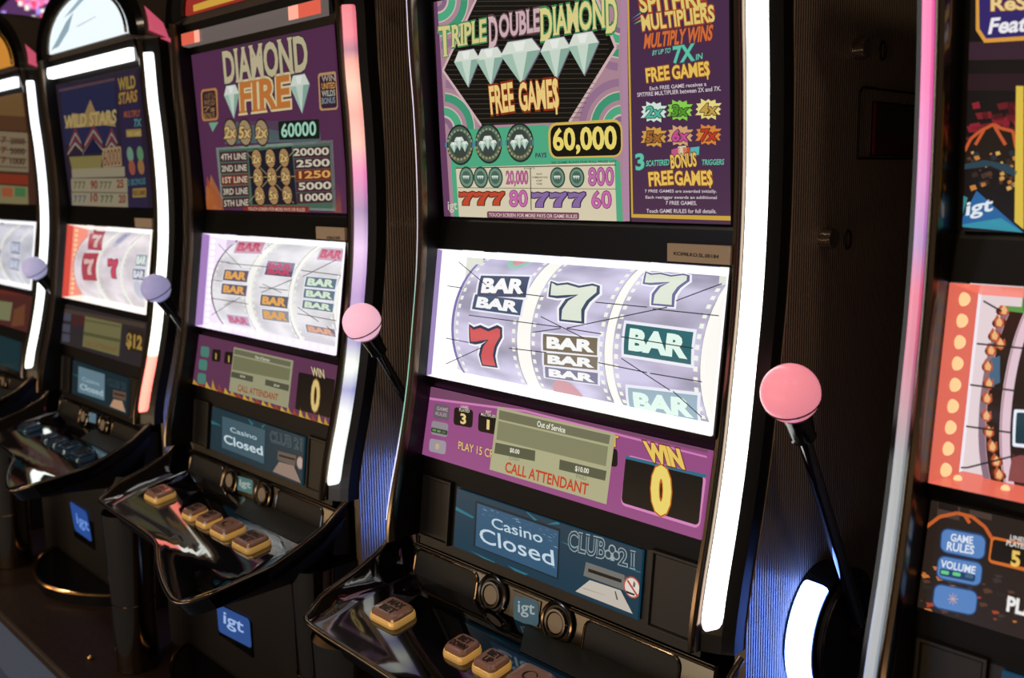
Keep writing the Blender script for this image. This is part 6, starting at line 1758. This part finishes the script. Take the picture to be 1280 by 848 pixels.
# ------------------------------------------------------------------ the room
def structure(o): o['kind'] = 'structure'; return o
structure(MB().add([(-9, -6, 0), (5, -6, 0), (5, 5, 0), (-9, 5, 0)], [(0, 1, 2, 3)], mat('carpet', '#5a6a82', .9, 0, .1, bump=('noise', 300, .6, .004))).build('floor', None, False))
structure(MB().add([(-9, -6, 3), (5, -6, 3), (5, 5, 3), (-9, 5, 3)], [(0, 1, 2, 3)], mat('ceiling_paint', '#6e5f50', .8)).build('ceiling', None, False))
structure(MB().box(-9, 5, 5, 5.1, 0, 3, mat('wall_paint', '#1f1a18', .8)).build('wall_back', None, False))
structure(MB().box(-9.1, -9, -6, 5, 0, 3, mat('wall_paint')).build('wall_left', None, False))
pl = MB().box(-3.4, 1.6, -.275, .66, .135, .16, BROWN).build('plinth', None, False)
bevel(pl, .006); pl['label'] = 'long low brown plinth under the row of slot machines'; pl['category'] = 'plinth'
MB().box(-3.39, 1.59, -.268, .65, 0, .135, mat('carpet')).build('carpeted_riser', pl, False)
st = MB().sphere((-1.085, -0.213, .16 - H + .004), .006, mat('stud_brass', '#e0b468', .2, 1), 16, 10).build('brass_stud'); st['label'] = 'tiny shiny brass stud lying on the brown plinth at lower left'; st['category'] = 'stud'

machine('A', 'slot machine cut by left edge, orange arched top and white light strip')
machine('B', 'slot machine with red glowing reel border and white arched top, blue logo plate below')
machine('C', 'slot machine with purple flame title screen and pink to purple light strip')
machine('D', 'central slot machine with five diamonds on a black hexagon and broad white light strip')
machine('E', 'slot machine cut by the right edge, red reel border with peach bulbs, magenta light strip')

# pink glittering sign beyond the row
import random
rnd = random.Random(7)
sg = MB()
C0 = Vector((-4.0, .95, H + .60)); R0, R1 = .34, .62
arc = [math.radians(a) for a in range(-10, 191, 5)]
ax = Vector((math.cos(math.radians(35)), math.sin(math.radians(35)), 0)); ay = Vector((-ax.y, ax.x, 0))
P = lambda t, r, d: tuple(C0 + ax * r * math.cos(t) + Vector((0, 0, 1)) * r * math.sin(t) + ay * d)
sg.loft([[P(t, R0, 0), P(t, R1, 0), P(t, R1, .08), P(t, R0, .08)] for t in arc], glow('#7a4a86', .5, True), False)
for s in (-1, 1): sg.box(C0.x + s * .4 - .05, C0.x + s * .4 + .05, C0.y + s * .28 - .0, C0.y + s * .28 + .1, 0, H + .60, BLACK)
sign = sg.build('arched_sign', None, False)
sign['label'] = 'glittering pink and lilac light-up arch behind the row at upper left'; sign['category'] = 'sign'
bl = MB()
for i in range(420):
    t = math.radians(rnd.uniform(-5, 185)); r = R0 + (R1 - R0) * rnd.random()
    p = P(t, r, -.006); c = rnd.choice(('#f06aa0', '#e88ac0', '#d8a0e0', '#a88ae8', '#fff0e0', '#f04a78'))
    q = rnd.uniform(.006, .016); bl.box(p[0] - q, p[0] + q, p[1] - .006, p[1] + .006, p[2] - q, p[2] + q, glow(c, 1.2))
bl = bl.build('bulbs', sign, False); bl['kind'] = 'stuff'
